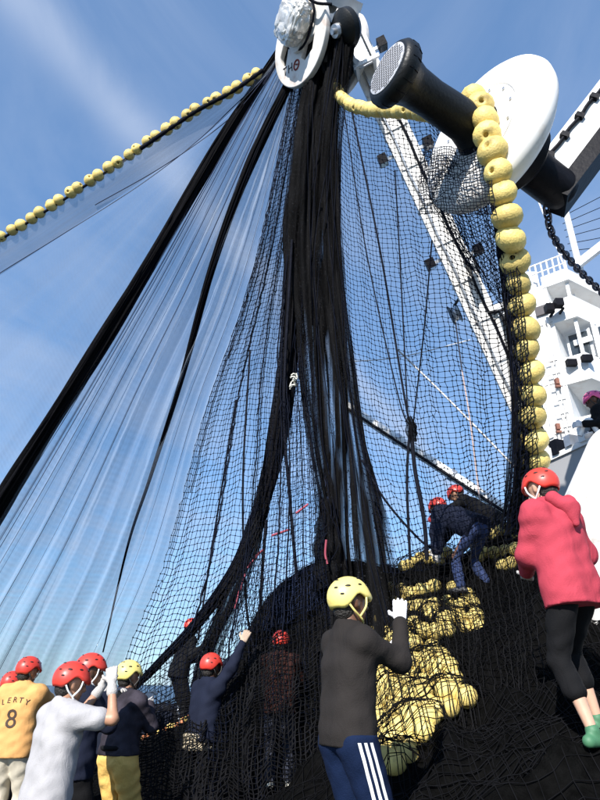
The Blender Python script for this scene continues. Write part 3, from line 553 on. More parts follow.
tube_obj('crane_post', [np.array([[post_t[0], post_t[1], 0.02], [post_t[0], post_t[1], 3.0], post_t + np.array([0, 0, .3])])], .26, WHITE, stk, 20)
# chain from the knuckle down to the ship
cp = catmull([A(546, 206, 6.38), A(553, 236, 6.8), A(575, 266, 7.5), A(606, 297, 8.2), A(640, 335, 9)], 200); cl = length(cp)
chn = thing('chain', 'heavy black chain running from the stacker knuckle down to the ship', 'chain', A(640, 335, 9))
a_ = np.linspace(0, 2 * math.pi, 17)
lk = [];  nL = int(cl / 0.105)
for i in range(nL):
    c = cp[int((i + .5) / nL * 199)]; d = cp[min(199, int((i + 1) / nL * 199))] - cp[int(i / nL * 199)]; d = d / (np.linalg.norm(d) + 1e-9)
    s1 = np.cross(d, [0, 0, 1.0]); s1 /= np.linalg.norm(s1); s2 = np.cross(d, s1); s_ = (s1 + s2) / 1.414 if i % 2 else (s1 - s2) / 1.414
    tube_obj('link', [np.array([c + d * 0.075 * math.copysign(abs(math.cos(q)) ** .8, math.cos(q)) + s_ * 0.038 * math.sin(q) for q in a_])], 0.015, mat('chain_steel', (0.05, 0.05, 0.07), 0.25, 0.3, 9, metal=0.6), chn, 6)
# ------------------------------------------------------------------ net pile on deck (height over the deck by thin-plate spline)
CTL = []
for px, py, y in ((240, 648, 9.8), (265, 604, 9.8), (300, 575, 9.8), (335, 563, 9.8), (385, 566, 9.6), (425, 562, 9.0), (470, 552, 8.8), (510, 527, 8.5), (540, 535, 8.4), (548, 560, 7.2), (556, 600, 6.2), (600, 575, 8.0), (700, 620, 8.0),
                  (457, 594, 8.0), (497, 585, 8.0), (400, 625, 7.2), (470, 630, 7.0), (430, 690, 5.9), (405, 765, 5.0), (480, 720, 5.4), (583, 745, 4.2), (640, 740, 4.2), (540, 700, 4.9), (600, 650, 5.8), (620, 640, 7.0), (540, 600, 7.0), (283, 792, 8.6), (250, 790, 8.7), (310, 770, 8.4)):
    p = Yp(px, py, y); CTL.append(p)
CTL += [np.array(p, float) for p in ((-4, 3, 0), (-2, 3, 0), (-1, 3, 0), (0, 3, .05), (1, 3, .25), (2, 3, .45), (3, 3, .5), (0.3, 3.87, .42), (-.5, 3.9, .25), (-2, 4.2, .02), (-4, 5, 0), (-2, 5.6, 0.02), (-1, 5.5, .2), (0, 5.5, .7), (-3, 7, 0.08), (-1.2, 7.4, .15), (-2.2, 7.3, .05), (-4.5, 8, 0.05), (-2.6, 9, .35), (-1.5, 9.4, .7), (-2.2, 11, .92), (-4.5, 10.5, .2), (-1, 11, 1.4), (0.5, 11.3, 2.4), (2.5, 10.5, 2.6), (4.5, 10, 2.4), (5.2, 6, 1.6), (5.2, 4, 1.0), (-4.5, 11.5, .2), (0.6, 7.2, 1.4), (0.2, 8.6, .9))]
CTL = np.array(CTL)
def tps_fit(P, lam=0.02):
    n = len(P); d = np.linalg.norm(P[:, None, :2] - P[None, :, :2], axis=2); K = np.where(d > 0, d * d * np.log(d + 1e-9), 0) + lam * np.eye(n)
    Q = np.c_[np.ones(n), P[:, :2]]; Amat = np.block([[K, Q], [Q.T, np.zeros((3, 3))]]); return np.linalg.solve(Amat, np.r_[P[:, 2], 0, 0, 0])
TW = tps_fit(CTL)
def pile_z(x, y):
    x, y = np.asarray(x, float), np.asarray(y, float); d = np.sqrt((x[..., None] - CTL[:, 0]) ** 2 + (y[..., None] - CTL[:, 1]) ** 2)
    return np.maximum((np.where(d > 0, d * d * np.log(d + 1e-9), 0)) @ TW[:-3] + TW[-3] + TW[-2] * x + TW[-1] * y, -0.05)
gx, gy = np.arange(-4.6, 5.4, 0.05), np.arange(2.7, 11.9, 0.05)
GX, GY = np.meshgrid(gx, gy); GZ = pile_z(GX, GY)
def folds(x, y, z):
    w_ = noise.noise(Vector((x * .7, y * .7, z))) * 2.2
    r1_ = 1 - abs(math.sin(2.6 * x + 1.4 * y + 3.4 * w_ + z)); r2_ = 1 - abs(noise.noise(Vector((x * 2.6, y * 2.6, z * 2.6 + 5)))) * 2
    return 0.15 * (r1_ - .4) + 0.09 * (r2_ - .5) + 0.03 * noise.noise(Vector((x * 9, y * 9, z * 9)))
FZ = np.array([[folds(GX[i, j], GY[i, j], GZ[i, j]) for j in range(GX.shape[1])] for i in range(GX.shape[0])])
HZ = GZ + FZ * np.clip(GZ * 2.5, 0.05, 1) * np.where(GX < 1.2, np.clip((9.6 - GY) / 1.2, .2, 1), 1)
def hz(x, y):
    i = np.clip((np.asarray(y) - gy[0]) / 0.05, 0, len(gy) - 1.001); j = np.clip((np.asarray(x) - gx[0]) / 0.05, 0, len(gx) - 1.001)
    a, b = i.astype(int), j.astype(int); fa, fb = i - a, j - b
    return (1 - fa) * ((1 - fb) * HZ[a, b] + fb * HZ[a, b + 1]) + fa * ((1 - fb) * HZ[a + 1, b] + fb * HZ[a + 1, b + 1])
PILEM = mat('piled_black_netting', (0.003, 0.003, 0.003), 0.9, 0.5, 14, 1.0, 55, spec=0.03)
pile = thing('net_pile', 'huge heap of black netting piled high on the deck', 'net pile', (1, 7, 0))
me = sheet_mesh('heaped_netting', np.stack([GX, GY, HZ], 2)); pm = obj('heaped_netting', me, PILEM, pile); pm['kind'] = 'stuff'
def hit(px, py, d0=3.0, d1=14.0):
    ds = np.arange(d0, d1, 0.01)
    while True:
        P = C0[None] + ds[:, None] * ray(px, py)[None]; b = P[:, 2] < hz(P[:, 0], P[:, 1])
        if b.any(): return P[np.argmax(b)]
        py += 2

# ------------------------------------------------------------------ floats
def float_mesh():
    bm = bmesh.new(); n = 14; prof = [(-.05, .0), (-.05, .018), (-.100, .020), (-.097, .045), (-.075, .078), (-.035, .102), (0.01, .106), (.05, .093), (.082, .066), (.098, .040), (.100, .020), (.05, .018), (.05, .0)]
    lathe(bm, (0, 0, 0), (0, 0, 1), prof, n); bmesh.ops.recalc_face_normals(bm, faces=bm.faces); me = bpy.data.meshes.new('float'); bm.to_mesh(me); bm.free(); smooth(me); me.materials.append(YEL); return me
FLOAT = float_mesh(); rf = random.Random(7)
def put_float(p, d, parent, s=1.0, jit=0.0, flat=1.0):
    o = bpy.data.objects.new('float', FLOAT); COL.objects.link(o); d = Vector(d) + Vector((rf.uniform(-jit, jit), rf.uniform(-jit, jit), rf.uniform(-jit, jit)))
    q = d.to_track_quat('Z', 'Y'); s = s * rf.uniform(.94, 1.06)
    o.parent = parent; o.matrix_parent_inverse = Matrix.Translation(-Vector(parent.location))
    o.location = Vector(p); o.rotation_mode = 'QUATERNION'; o.rotation_quaternion = q; o.scale = (s, s, s * flat); return o
def float_line(label, pts, gap, s, loc, rope_off=None, skip=None, side=(0, 0, 0), jit=0.12, pair=True, flat=1.0):
    t = thing('float_line', label, 'float line', loc, 'strings of yellow floats'); P = catmull(pts, 400); L = length(P); n = int(L / gap)
    for i in range(n):
        k = int((i + .5) / n * 399); d = P[min(399, k + 2)] - P[max(0, k - 2)]
        if skip and skip(i): continue
        k = min(399, max(0, k + (2 if i % 2 else 0))) if pair else k
        put_float(P[k] + np.array(side) + np.array([rf.uniform(-.012, .012) for _ in range(3)]), d, t, s, jit, flat)
    tube_obj('rope', [P[::4]], 0.026, ROPE, t, 6); return t
left_pts = [A(-40, 264, 11.9), A(3, 238, 11.8), A(60, 202, 11.7), A(140, 150, 11.6), A(195, 113, 11.5), A(230, 94, 11.45), A(262, 72, 11.5)]
float_line('string of small yellow floats stretched against the sky left of the power block', left_pts, 0.225, 1.08, left_pts[0], side=(-.02, 0, .05))
top_pts = [A(334, 82, 10.9), A(340, 96, 10.5), A(352, 105, 9.9), A(375, 110, 8.8), A(400, 110, 7.9), A(428, 113, 7.1), A(452, 122, 6.6), A(470, 128, 6.35)]
float_line('crowded yellow floats sagging between the power block and the black drum', top_pts, 0.185, 1.0, top_pts[0], jit=.5, pair=False)
right_pts = [A(468, 97, 6.0), A(477, 102, 5.85), A(485, 122, 5.66), A(490, 142, 5.54), A(497, 170, 5.44), A(505, 209, 5.42), A(512, 245, 5.5), A(519, 284, 5.6), A(525, 325, 5.6), A(530, 375, 5.6), A(533, 425, 5.65), A(535, 470, 5.75), A(530, 505, 5.95)]
float_line('column of big yellow floats hanging from the white dish beside the net edge', right_pts, 0.20, 1.3, right_pts[-1], jit=.35, pair=False, flat=.86)
# floats heaped in the pile, half buried under netting
fp = thing('float_heap', 'heap of yellow floats tangled in black netting on the pile', 'float line', hit(430, 680))
spots = []; rows_ = []
rr_ = random.Random(21)
for (x0, y0, x1, y1, n, sp) in ((402, 558, 445, 562, 6, 5), (405, 552, 450, 545, 5, 4), (380, 592, 440, 590, 7, 6), (385, 605, 478, 606, 9, 7), (425, 617, 482, 620, 7, 7), (368, 630, 418, 645, 6, 6), (388, 665, 415, 676, 5, 6), (420, 662, 452, 672, 4, 5), (380, 690, 430, 694, 6, 6), (440, 690, 470, 698, 3, 5),
                              (377, 700, 382, 730, 3, 4), (392, 712, 432, 722, 6, 6), (384, 738, 416, 744, 5, 5), (380, 762, 398, 768, 3, 4), (490, 528, 520, 534, 4, 4), (472, 556, 522, 548, 5, 6), (500, 572, 525, 560, 3, 6)):
    n = max(2, int(n * 1.15)); row0 = len(spots); rows_.append((row0, row0 + n))
    for i in range(n):
        t = (i + .5) / n; spots.append((x0 + (x1 - x0) * t + rr_.uniform(-sp, sp) * .5, y0 + (y1 - y0) * t + rr_.uniform(-sp, sp) * .6))
poly_ = [(376, 585), (452, 583), (484, 604), (480, 628), (432, 640), (455, 668), (462, 700), (432, 724), (414, 760), (382, 768), (374, 700), (368, 640)]
def inside(x, y): 
    c = False; n_ = len(poly_)
    for i in range(n_):
        (x1, y1), (x2, y2) = poly_[i], poly_[(i + 1) % n_]
        if (y1 > y) != (y2 > y) and x < (x2 - x1) * (y - y1) / (y2 - y1) + x1: c = not c
    return c
for _ in range(900):
    x, y = rr_.uniform(366, 486), rr_.uniform(583, 768)
    if inside(x, y) and all((x - a) ** 2 + ((y - b) * 1.15) ** 2 > 10.5 ** 2 for a, b in spots): spots.append((x, y))
FP = []
for px, py in spots:
    p = hit(px, py); p = p - ray(px, py) * 0.05 + np.array([0, 0, .015]); FP.append(p)
    put_float(p, (rr_.uniform(-1, 1), rr_.uniform(-.5, .3), rr_.uniform(-.5, .5)), fp, .84, .5)
for a, b in rows_:
    if b - a > 2: tube_obj('rope', [catmull([FP[k] for k in range(a, b)], 40)], 0.016, ROPE, fp, 5)
# netting drawn over the heap
dx = np.arange(-3.2, 5.2, 0.085); dy = np.arange(2.9, 11.2, 0.085); DX, DY = np.meshgrid(dx, dy)
DZ = hz(DX, DY) + 0.02
for p in FP:
    d2 = (DX - p[0]) ** 2 + (DY - p[1]) ** 2; DZ = np.maximum(DZ, np.where(d2 < 0.03, p[2] + np.sqrt(np.maximum(0.0165 - d2 * .5, 0)), -9))
DJ = np.stack([DX, DY, DZ], 2); rn = np.random.RandomState(3); DJ += rn.normal(0, 0.006, DJ.shape); DJ[..., 2] += np.abs(rn.normal(0, .008, DZ.shape))
DRAPE = mat('dusty_black_twine', (0.006, 0.006, 0.007), 0.8, 0.3, 5, spec=0.08)
netting('draped_netting', DJ, 0.004, DRAPE, pile)
DX, DY = np.meshgrid(np.arange(.25, 2.9, 0.062), np.arange(4.2, 9.2, 0.062)); DZ = hz(DX, DY) + .01
for p in FP:
    d2 = (DX - p[0]) ** 2 + (DY - p[1]) ** 2; DZ = np.maximum(DZ, np.where(d2 < 0.022, p[2] + np.sqrt(np.maximum(0.0175 - d2 * .6, 0)), -9))
for _ in range(1): DZ[1:-1, 1:-1] = np.maximum(DZ[1:-1, 1:-1], (DZ[:-2, 1:-1] + DZ[2:, 1:-1] + DZ[1:-1, :-2] + DZ[1:-1, 2:]) / 4)
DJ = np.stack([DX, DY, DZ], 2) + rn.normal(0, 0.007, DX.shape + (3,)); netting('draped_netting', DJ, 0.0042, DRAPE, pile)

# ------------------------------------------------------------------ the hanging net
net = thing('fishing_net', 'vast black purse seine net hanging from the power block in sheets and folds', 'fishing net', A(330, 575, 8.0))
def wob_grid(G, amp, fu, fv, seed, depth=None):
    nv, nu = G.shape[:2]; u = np.linspace(0, 1, nu)[None, :]; v = np.linspace(0, 1, nv)[:, None]
    rs = np.random.RandomState(seed); ph = rs.uniform(0, 6.28, 6)
    d = np.sin(u * fu * 6.28 + ph[0] + 1.2 * np.sin(v * fv * 6.28 + ph[1])) + .5 * np.sin(u * fu * 2.3 * 6.28 + ph[2] + v * 3) + .3 * np.sin(v * fv * 9 + ph[3])
    env = np.sin(np.pi * np.clip(u, 0, 1)) ** .4 * (0.25 + .75 * np.sin(np.pi * v) ** .6)
    G = G + (amp * d * env)[..., None] * FW[None, None]
    G = G + (amp * .25 * np.roll(d, 3, 1) * env)[..., None] * RT[None, None]
    return G + rs.normal(0, 0.006, G.shape)
# right-hand panel
GR = coons([A(336, 90, 10.8), A(350, 106, 10), A(380, 116, 8.7), A(425, 118, 7.2), A(452, 140, 6.3), A(478, 118, 5.75)],
           [A(384, 572, 7.3), A(430, 566, 6.9), A(470, 550, 6.4), A(517, 520, 5.95)],
           [A(336, 90, 10.8), A(341, 250, 9.9), A(351, 400, 8.7), A(384, 572, 7.3)],
           [A(478, 118, 5.75), A(497, 220, 5.66), A(513, 330, 5.64), A(521, 420, 5.68), A(517, 520, 5.95)], 39, 90)
GR = wob_grid(GR, 0.06, 3.2, 1.5, 11); scal = np.abs(np.sin(np.linspace(0, 5.5 * np.pi, 39)))[None, :]
GR[..., 2] -= 0.03 * scal
netting('netting_panel', GR, 0.0036, TWINE, net, 'open black mesh between the black folds and the yellow float line', knots=0.0125)
G2 = coons([A(420, 150, 6.3), A(450, 160, 6.1), A(492, 190, 5.7)], [A(468, 265, 6.2), A(490, 290, 5.9), A(511, 320, 5.68)], [A(420, 150, 6.3), A(428, 195, 6.35), A(468, 265, 6.2)], [A(492, 190, 5.7), A(502, 255, 5.68), A(511, 320, 5.68)], 26, 30)
netting('netting_panel', wob_grid(G2, 0.03, 2, 2, 5), 0.004, TWINE, net)
# middle panel, coming down in front of the crew on the net
ML = [A(294, 76, 11.8), A(264, 225, 10.9), A(241, 310, 10.4), A(205, 412, 9.7), A(165, 560, 8.6), A(123, 668, 7.4), A(114, 760, 6.4), A(108, 900, 5.4)]
MR = [A(324, 70, 11.6), A(304, 300, 10.3), A(318, 450, 9.0), A(326, 560, 8.0), A(334, 700, 6.6), A(338, 900, 5.4)]
GM = coons([ML[0], A(308, 74, 11.7), MR[0]], [ML[-1], A(220, 905, 5.2), MR[-1]], ML, MR, 46, 140)
GM = wob_grid(GM, 0.10, 4.5, 1.2, 23); GM[..., 2] -= (0.03 * np.abs(np.sin(np.linspace(0, 7 * np.pi, 46))))[None, :] * np.linspace(0, 1.4, 140)[:, None]
netting('netting_panel', GM, 0.0042, TWINE, net, 'open black mesh in front of the crew, edge against the sky', knots=0.013)
GM2 = coons([A(300, 120, 11.2), A(315, 120, 11.2), A(330, 120, 11.2)], [A(235, 640, 8.6), A(290, 620, 8.3), A(345, 590, 8.2)], [A(300, 120, 11.2), A(285, 330, 10.3), A(255, 520, 9.2), A(235, 640, 8.6)], [A(330, 120, 11.2), A(318, 350, 10), A(330, 480, 9), A(345, 590, 8.2)], 40, 110)
netting('netting_panel', wob_grid(GM2, 0.1, 5, 1, 31), 0.0042, TWINEB, net, 'finer second layer of mesh behind the middle panel')
GM3 = coons([A(126, 694, 7.2), A(165, 657, 7.5), A(213, 612, 7.8), A(258, 512, 8.4)], [A(125, 800, 6.1), A(190, 800, 6.3), A(240, 790, 6.6), A(290, 730, 7)], [A(126, 694, 7.2), A(124, 750, 6.6), A(125, 800, 6.1)], [A(258, 512, 8.4), A(275, 620, 7.8), A(290, 730, 7)], 40, 34)
netting('netting_panel', wob_grid(GM3, 0.05, 3, 1.5, 37), 0.0045, DRAPE, net, 'darker doubled mesh hanging below the swept fold')
# fine sheets running out over the sea on the left
VEIL = net_veil('fine_blue_netting', (0.33, 0.39, 0.48), (0.04, 0.06, 0.13), 0.10, 0.52, (11, .7, 1), .10)  # pale streaks in the colour stand in for sunlit folds, navy for dark ones
VEIL2 = net_veil('fine_grey_netting', (0.16, 0.18, 0.22), (0.10, 0.12, 0.16), 0.32, 0.55, (2.5, 6, 1), 0.3)
VEIL3 = net_veil('very_fine_netting', (0.30, 0.36, 0.46), (0.08, 0.12, 0.20), 0.03, 0.28, (7, .8, 1))  # fainter streaks of the same sunlit folds, put into the colour
T1 = [A(282, 48, 12.0), A(235, 121, 11.5), A(191, 195, 11.5), A(107, 335, 11.7), A(0, 504, 12.2), A(-95, 655, 12.9)]
FR_ = [A(297, 76, 11.9), A(264, 225, 11.3), A(241, 310, 11.4), A(205, 412, 11.6), A(165, 560, 12.2), A(120, 668, 12.9), A(96, 730, 13.4)]
GF = coons([T1[0], A(290, 62, 11.95), FR_[0]], [T1[-1], A(-5, 715, 13.2), FR_[-1]], T1, FR_, 90, 60)
VEIL4 = net_veil('bunched_navy_netting', (0.05, 0.07, 0.13), (0.012, 0.018, 0.04), 0.12, 0.72, (12, .8, 1), .15, (.35, .95))
GN = wob_grid(GM[:96] + FW * .12, .05, 7, 1, 83); obj('fine_netting', sheet_mesh('fine_netting', GN), VEIL4, net, 'bunched navy netting behind the middle mesh')
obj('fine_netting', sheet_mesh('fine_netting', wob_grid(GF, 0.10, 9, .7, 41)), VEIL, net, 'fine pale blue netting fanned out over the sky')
GF1 = wob_grid(GF + np.array([0.05, .25, 0]), 0.12, 6, .7, 43)
obj('fine_netting', sheet_mesh('fine_netting', GF1), VEIL3, net)
low_edge = [A(-40, 300, 12), A(0, 273, 11.9), A(60, 236, 11.8), A(140, 185, 11.7), A(195, 143, 11.6), A(232, 108, 11.5), A(266, 76, 11.45)]
GB = coons([left_pts[0], left_pts[2], left_pts[4], left_pts[6]], [low_edge[0], low_edge[2], low_edge[4], low_edge[6]], [left_pts[0], low_edge[0]], [left_pts[6], low_edge[6]], 60, 10)
obj('fine_netting', sheet_mesh('fine_netting', GB), VEIL2, net, 'grey band of fine netting below the string of floats')
GC = coons([low_edge[0], low_edge[2], low_edge[4], low_edge[6]], [T1[4] + [0, .3, 0], T1[3] + [0, .2, 0], T1[2] + [0, .1, 0], T1[0]], [low_edge[0], A(-30, 420, 12), T1[4] + [0, .3, 0]], [low_edge[6], A(272, 68, 11.4), T1[0]], 50, 30)
obj('fine_netting', sheet_mesh('fine_netting', np.swapaxes(GC, 0, 1)), VEIL3, net)
tube_obj('edge_twine', [catmull(low_edge, 60)], 0.008, TWINEB, net, 4)
tube_obj('edge_twine', [catmull([A(268, 74, 11.45), A(230, 118, 11.5), A(165, 165, 11.6), A(95, 205, 11.7)], 40)], 0.009, TWINEB, net, 4)
tube_obj('head_rope', [catmull([q + np.array([0.02, -.05, -.02]) for q in left_pts[3:]], 60)], 0.04, ROPE, net, 6)
# gathered folds
def pleat(seed):
    def f(n, s):
        rs = np.random.RandomState(seed); th = np.linspace(0, 2 * np.pi, s, endpoint=False)[None, :]; z = np.linspace(0, 1, n)[:, None]; k = np.ones((n, s))
        for m_, a in ((3, .12), (5, .14), (8, .13), (13, .12), (19, .08)): k = k + a * np.sin(m_ * th + rs.uniform(0, 6) + 3 * np.sin(z * rs.uniform(2, 5) + rs.uniform(0, 6)))
        return k * (1 + .08 * np.sin(z * 23 + rs.uniform(0, 6)))
    return f
def fold(pts, radii, seed, label=None, n=90, sides=56, strands=10, nm='gathered_fold', bulk=None):
    P = catmull(pts, n); R_ = np.interp(np.linspace(0, 1, n), np.linspace(0, 1, len(radii)), radii)
    o = tube_obj(nm, [P], R_, bulk or BULK, net, sides, True, label, pleat(seed))
    t, a, b = frames(P); rs = np.random.RandomState(seed + 50); polys = []
    for k in range(strands):
        th = rs.uniform(0, 6.28) + 1.2 * np.sin(np.linspace(0, rs.uniform(2, 6), n) + rs.uniform(0, 6)); q = rs.uniform(1.0, 1.28)
        polys.append(P + (R_ * q)[:, None] * (np.cos(th)[:, None] * a + np.sin(th)[:, None] * b))
    if polys: tube_obj('stray_twine', polys, 0.0055, TWINE, o, 3, False)
    return o
fold(T1, [.075, .10, .12, .14, .165, .18], 1, 'thick black fold of netting slanting down to the left', strands=14, bulk=BULKS)
fold([A(296, 70, 11.9), A(250, 164, 11.4), A(212, 268, 11.4), A(181, 380, 11.6), A(150, 478, 12), A(128, 545, 12.2), A(103, 652, 12.8)], [.075, .07, .055, .042, .026, .016, .010], 2, strands=6, bulk=BULKS)
# main trunk below the block
fold([A(330, 20, 12.0), A(325, 48, 11.8), A(309, 140, 10.8), A(303, 240, 10.5), A(308, 340, 10), A(316, 440, 9.3), A(329, 512, 8.9), A(331, 580, 8.5), A(334, 650, 8.2)], [.12, .2, .24, .27, .22, .17, .10, .14, .2], 3, 'long black fold of netting hanging below the power block')
fold([A(340, 22, 11.2), A(337, 45, 11.0), A(326, 140, 10.7), A(324, 240, 10.4), A(331, 340, 10), A(336, 450, 9.3), A(341, 575, 8.5), A(348, 670, 8.0)], [.1, .15, .22, .26, .23, .15, .18, .3], 4)
fold([A(347, 28, 10.7), A(344, 50, 10.65), A(331, 160, 10.5), A(334, 260, 10.2), A(343, 350, 9.6), A(357, 450, 9.0), A(375, 575, 8.2), A(386, 670, 7.7)], [.14, .15, .14, .14, .13, .11, .2, .3], 5)
fold([A(315, 60, 11.7), A(299, 200, 10.7), A(291, 300, 10.3), A(286, 380, 9.8), A(273, 460, 9.2), A(260, 510, 8.8), A(238, 566, 8.4), A(200, 620, 7.9), A(160, 662, 7.6), A(132, 690, 7.3)], [.12, .14, .15, .14, .13, .13, .12, .10, .06, .03], 6, 'black fold of netting swept to the left in a long curve', bulk=BULKS)
fold([A(262, 505, 8.8), A(240, 580, 8.3), A(215, 640, 7.9), A(200, 690, 7.6)], [.09, .10, .12, .10], 16, n=40)
fold([A(326, 500, 8.7), A(329, 540, 8.5), A(331, 590, 8.2)], [.08, .17, .2], 15, n=30)
rs = np.random.RandomState(9)
polys = []
for k in range(13):                               # single twines and seams running up to the block through the fan
    u = rs.uniform(0.02, 0.98) ** 1.2; j = u * 89; j0 = int(j); path = GF[:, j0] * (1 - (j - j0)) + GF[:, min(89, j0 + 1)] * (j - j0)
    e = 60; polys.append(path[:e] + FW[None] * -0.06)
for k, p in enumerate(polys): tube_obj('seam_twine', [p], rs.choice([.003, .004, .006]), TWINEB, net, 4)
polys = []
for k in range(15):                               # bunched seams between fan and trunk
    u = rs.uniform(0, 1); v0 = rs.uniform(0, .05); idx = int(u * 45); e = int(rs.uniform(60, 125)); polys.append(GM[:e, idx] - FW[None] * .05 + rs.normal(0, .02, 3)[None])
for p in polys: tube_obj('seam_twine', [p], rs.choice([.005, .008, .012]), TWINE, net, 4)
for pl, r_ in (([(292, 240, 10.3), (284, 400, 9.4), (290, 500, 8.8), (297, 580, 8.3)], .024), ([(266, 520, 8.7), (263, 560, 8.4), (260, 610, 8.0)], .022), ([(236, 400, 9.6), (210, 560, 8.5), (198, 640, 8)], .014), ([(250, 350, 9.9), (243, 480, 9), (246, 600, 8.2), (256, 660, 7.8)], .016)):
    tube_obj('seam_rope', [catmull([A(*q) for q in pl], 30)], r_, ROPE, net, 6)
# ropes in the right panel gathered at a knot
for pl, r_ in (([(352, 112, 9.6), (380, 250, 8.7), (405, 400, 7.6), (412, 428, 7.4)], .014), ([(343, 104, 10), (366, 250, 8.9), (398, 395, 7.7), (410, 426, 7.4)], .009), ([(395, 170, 8.2), (402, 300, 7.8), (408, 420, 7.4)], .009), ([(432, 240, 7.0), (424, 330, 7.2), (413, 425, 7.3)], .009), ([(411, 425, 7.3), (415, 470, 7.1), (424, 520, 6.9), (427, 560, 6.8)], .024), ([(410, 425, 7.3), (407, 480, 7.1), (410, 560, 6.9)], .016)):
    tube_obj('seam_rope', [catmull([A(*q) for q in pl], 40)], r_, ROPE, net, 6)
fold([A(409, 417, 7.3), A(411, 430, 7.28), A(413, 442, 7.25)], [.03, .07, .04], 17, n=14, sides=16, strands=0, nm='knot')
tube_obj('seam_rope', [catmull([A(362, 460, 8.2), A(385, 500, 7.8), A(420, 540, 7.2), A(440, 552, 6.9)], 30)], 0.015, ROPE, net, 6)
# net edge beside the float line
fold([A(474, 106, 5.85), A(486, 150, 5.7), A(498, 215, 5.66), A(509, 290, 5.63), A(516, 350, 5.63), A(521, 420, 5.66), A(519, 480, 5.75), A(512, 530, 5.95)], [.03, .035, .042, .05, .06, .07, .085, .10], 18, 'dark gathered net edge running down beside the yellow floats', strands=16)
GS = coons([A(497, 215, 5.55), A(512, 212, 5.45)], [A(505, 540, 5.8), A(540, 520, 5.5)], [A(497, 215, 5.55), A(515, 400, 5.5), A(505, 540, 5.8)], [A(512, 212, 5.45), A(533, 400, 5.42), A(540, 520, 5.5)], 7, 60)
netting('netting_panel', wob_grid(GS, 0.02, 2, 4, 61), 0.005, TWINE, net, 'loose mesh over the lowest yellow floats')
# lower right: mesh hanging down the face of the pile
GL = coons([A(395, 566, 6.7), A(440, 560, 6.4), A(515, 522, 5.9)], [A(385, 850, 4.3), A(470, 860, 4.2), A(560, 850, 3.9)], [A(395, 566, 6.7), A(388, 680, 5.4), A(385, 850, 4.3)], [A(515, 522, 5.9), A(540, 650, 4.9), A(560, 850, 3.9)], 26, 46)
netting('netting_panel', wob_grid(GL, 0.06, 3, 1.5, 71), 0.0036, DRAPE, net, 'mesh hanging down the face of the net pile')
# net hanging over the lower half of the dish
def on_dish(px, py, off):
    r = ray(px, py); o0 = sC + an * off; return C0 + r * (((o0 - C0) @ an) / (r @ an))
GD = coons([on_dish(*q, .13) for q in ((424, 150), (446, 146), (462, 150), (486, 140))], [on_dish(*q, .13) for q in ((420, 214), (450, 214), (496, 214))], [on_dish(*q, .13) for q in ((424, 150), (419, 182), (420, 214))], [on_dish(*q, .13) for q in ((486, 140), (491, 178), (496, 214))], 26, 24)
netting('netting_panel', wob_grid(GD, .012, 2, 2, 77), 0.0042, TWINE, net, 'mesh drawn across the lower half of the white dish')
GM4 = coons([A(128, 712, 6.6), A(200, 690, 6.8), A(268, 640, 7.1), A(330, 610, 7.2)], [A(112, 905, 4.9), A(220, 905, 4.9), A(335, 905, 5.0)], [A(128, 712, 6.6), A(118, 800, 5.7), A(112, 905, 4.9)], [A(330, 610, 7.2), A(334, 740, 6.1), A(335, 905, 5.0)], 46, 54)  # mesh layer added to darken the crew, who stand in the net's shade
netting('netting_panel', wob_grid(GM4, .10, 4, 2, 79), 0.0065, DRAPE, net, 'dense lowest layer of mesh added in front of the crew to darken them')
# red marker cord woven into the mesh, a pale tuft caught higher up
REDC = mat('red_marker_cord', (0.30, 0.05, 0.08), 0.7)
for seg in (((236, 606, 7.9), (240, 590, 8.0), (246, 572, 8.1)), ((248, 566, 8.2), (258, 553, 8.3), (264, 548, 8.35)), ((272, 534, 8.4), (290, 528, 8.5)), ((296, 512, 8.6), (308, 503, 8.7)), ((326, 538, 8.2), (325, 552, 8.15), (327, 562, 8.1))):
    tube_obj('marker_cord', [catmull([A(*q) - FW * .1 for q in seg], 12)], 0.016, REDC, net, 6)
tf = []
for k in range(9):
    a = rs.uniform(-1, 1, 3); c = A(294 + rs.uniform(-4, 4), 380 + rs.uniform(-5, 5), 9.4); tf.append(catmull([c, c + a * .07, c + a * .05 + rs.uniform(-1, 1, 3) * .08], 8))
tag(tube_obj('white_tuft', tf, 0.012, mat('white_rag', (0.7, 0.68, 0.6), 0.7), None, 5), 'small tuft of pale twine caught in the dark folds of the net', 'tuft')
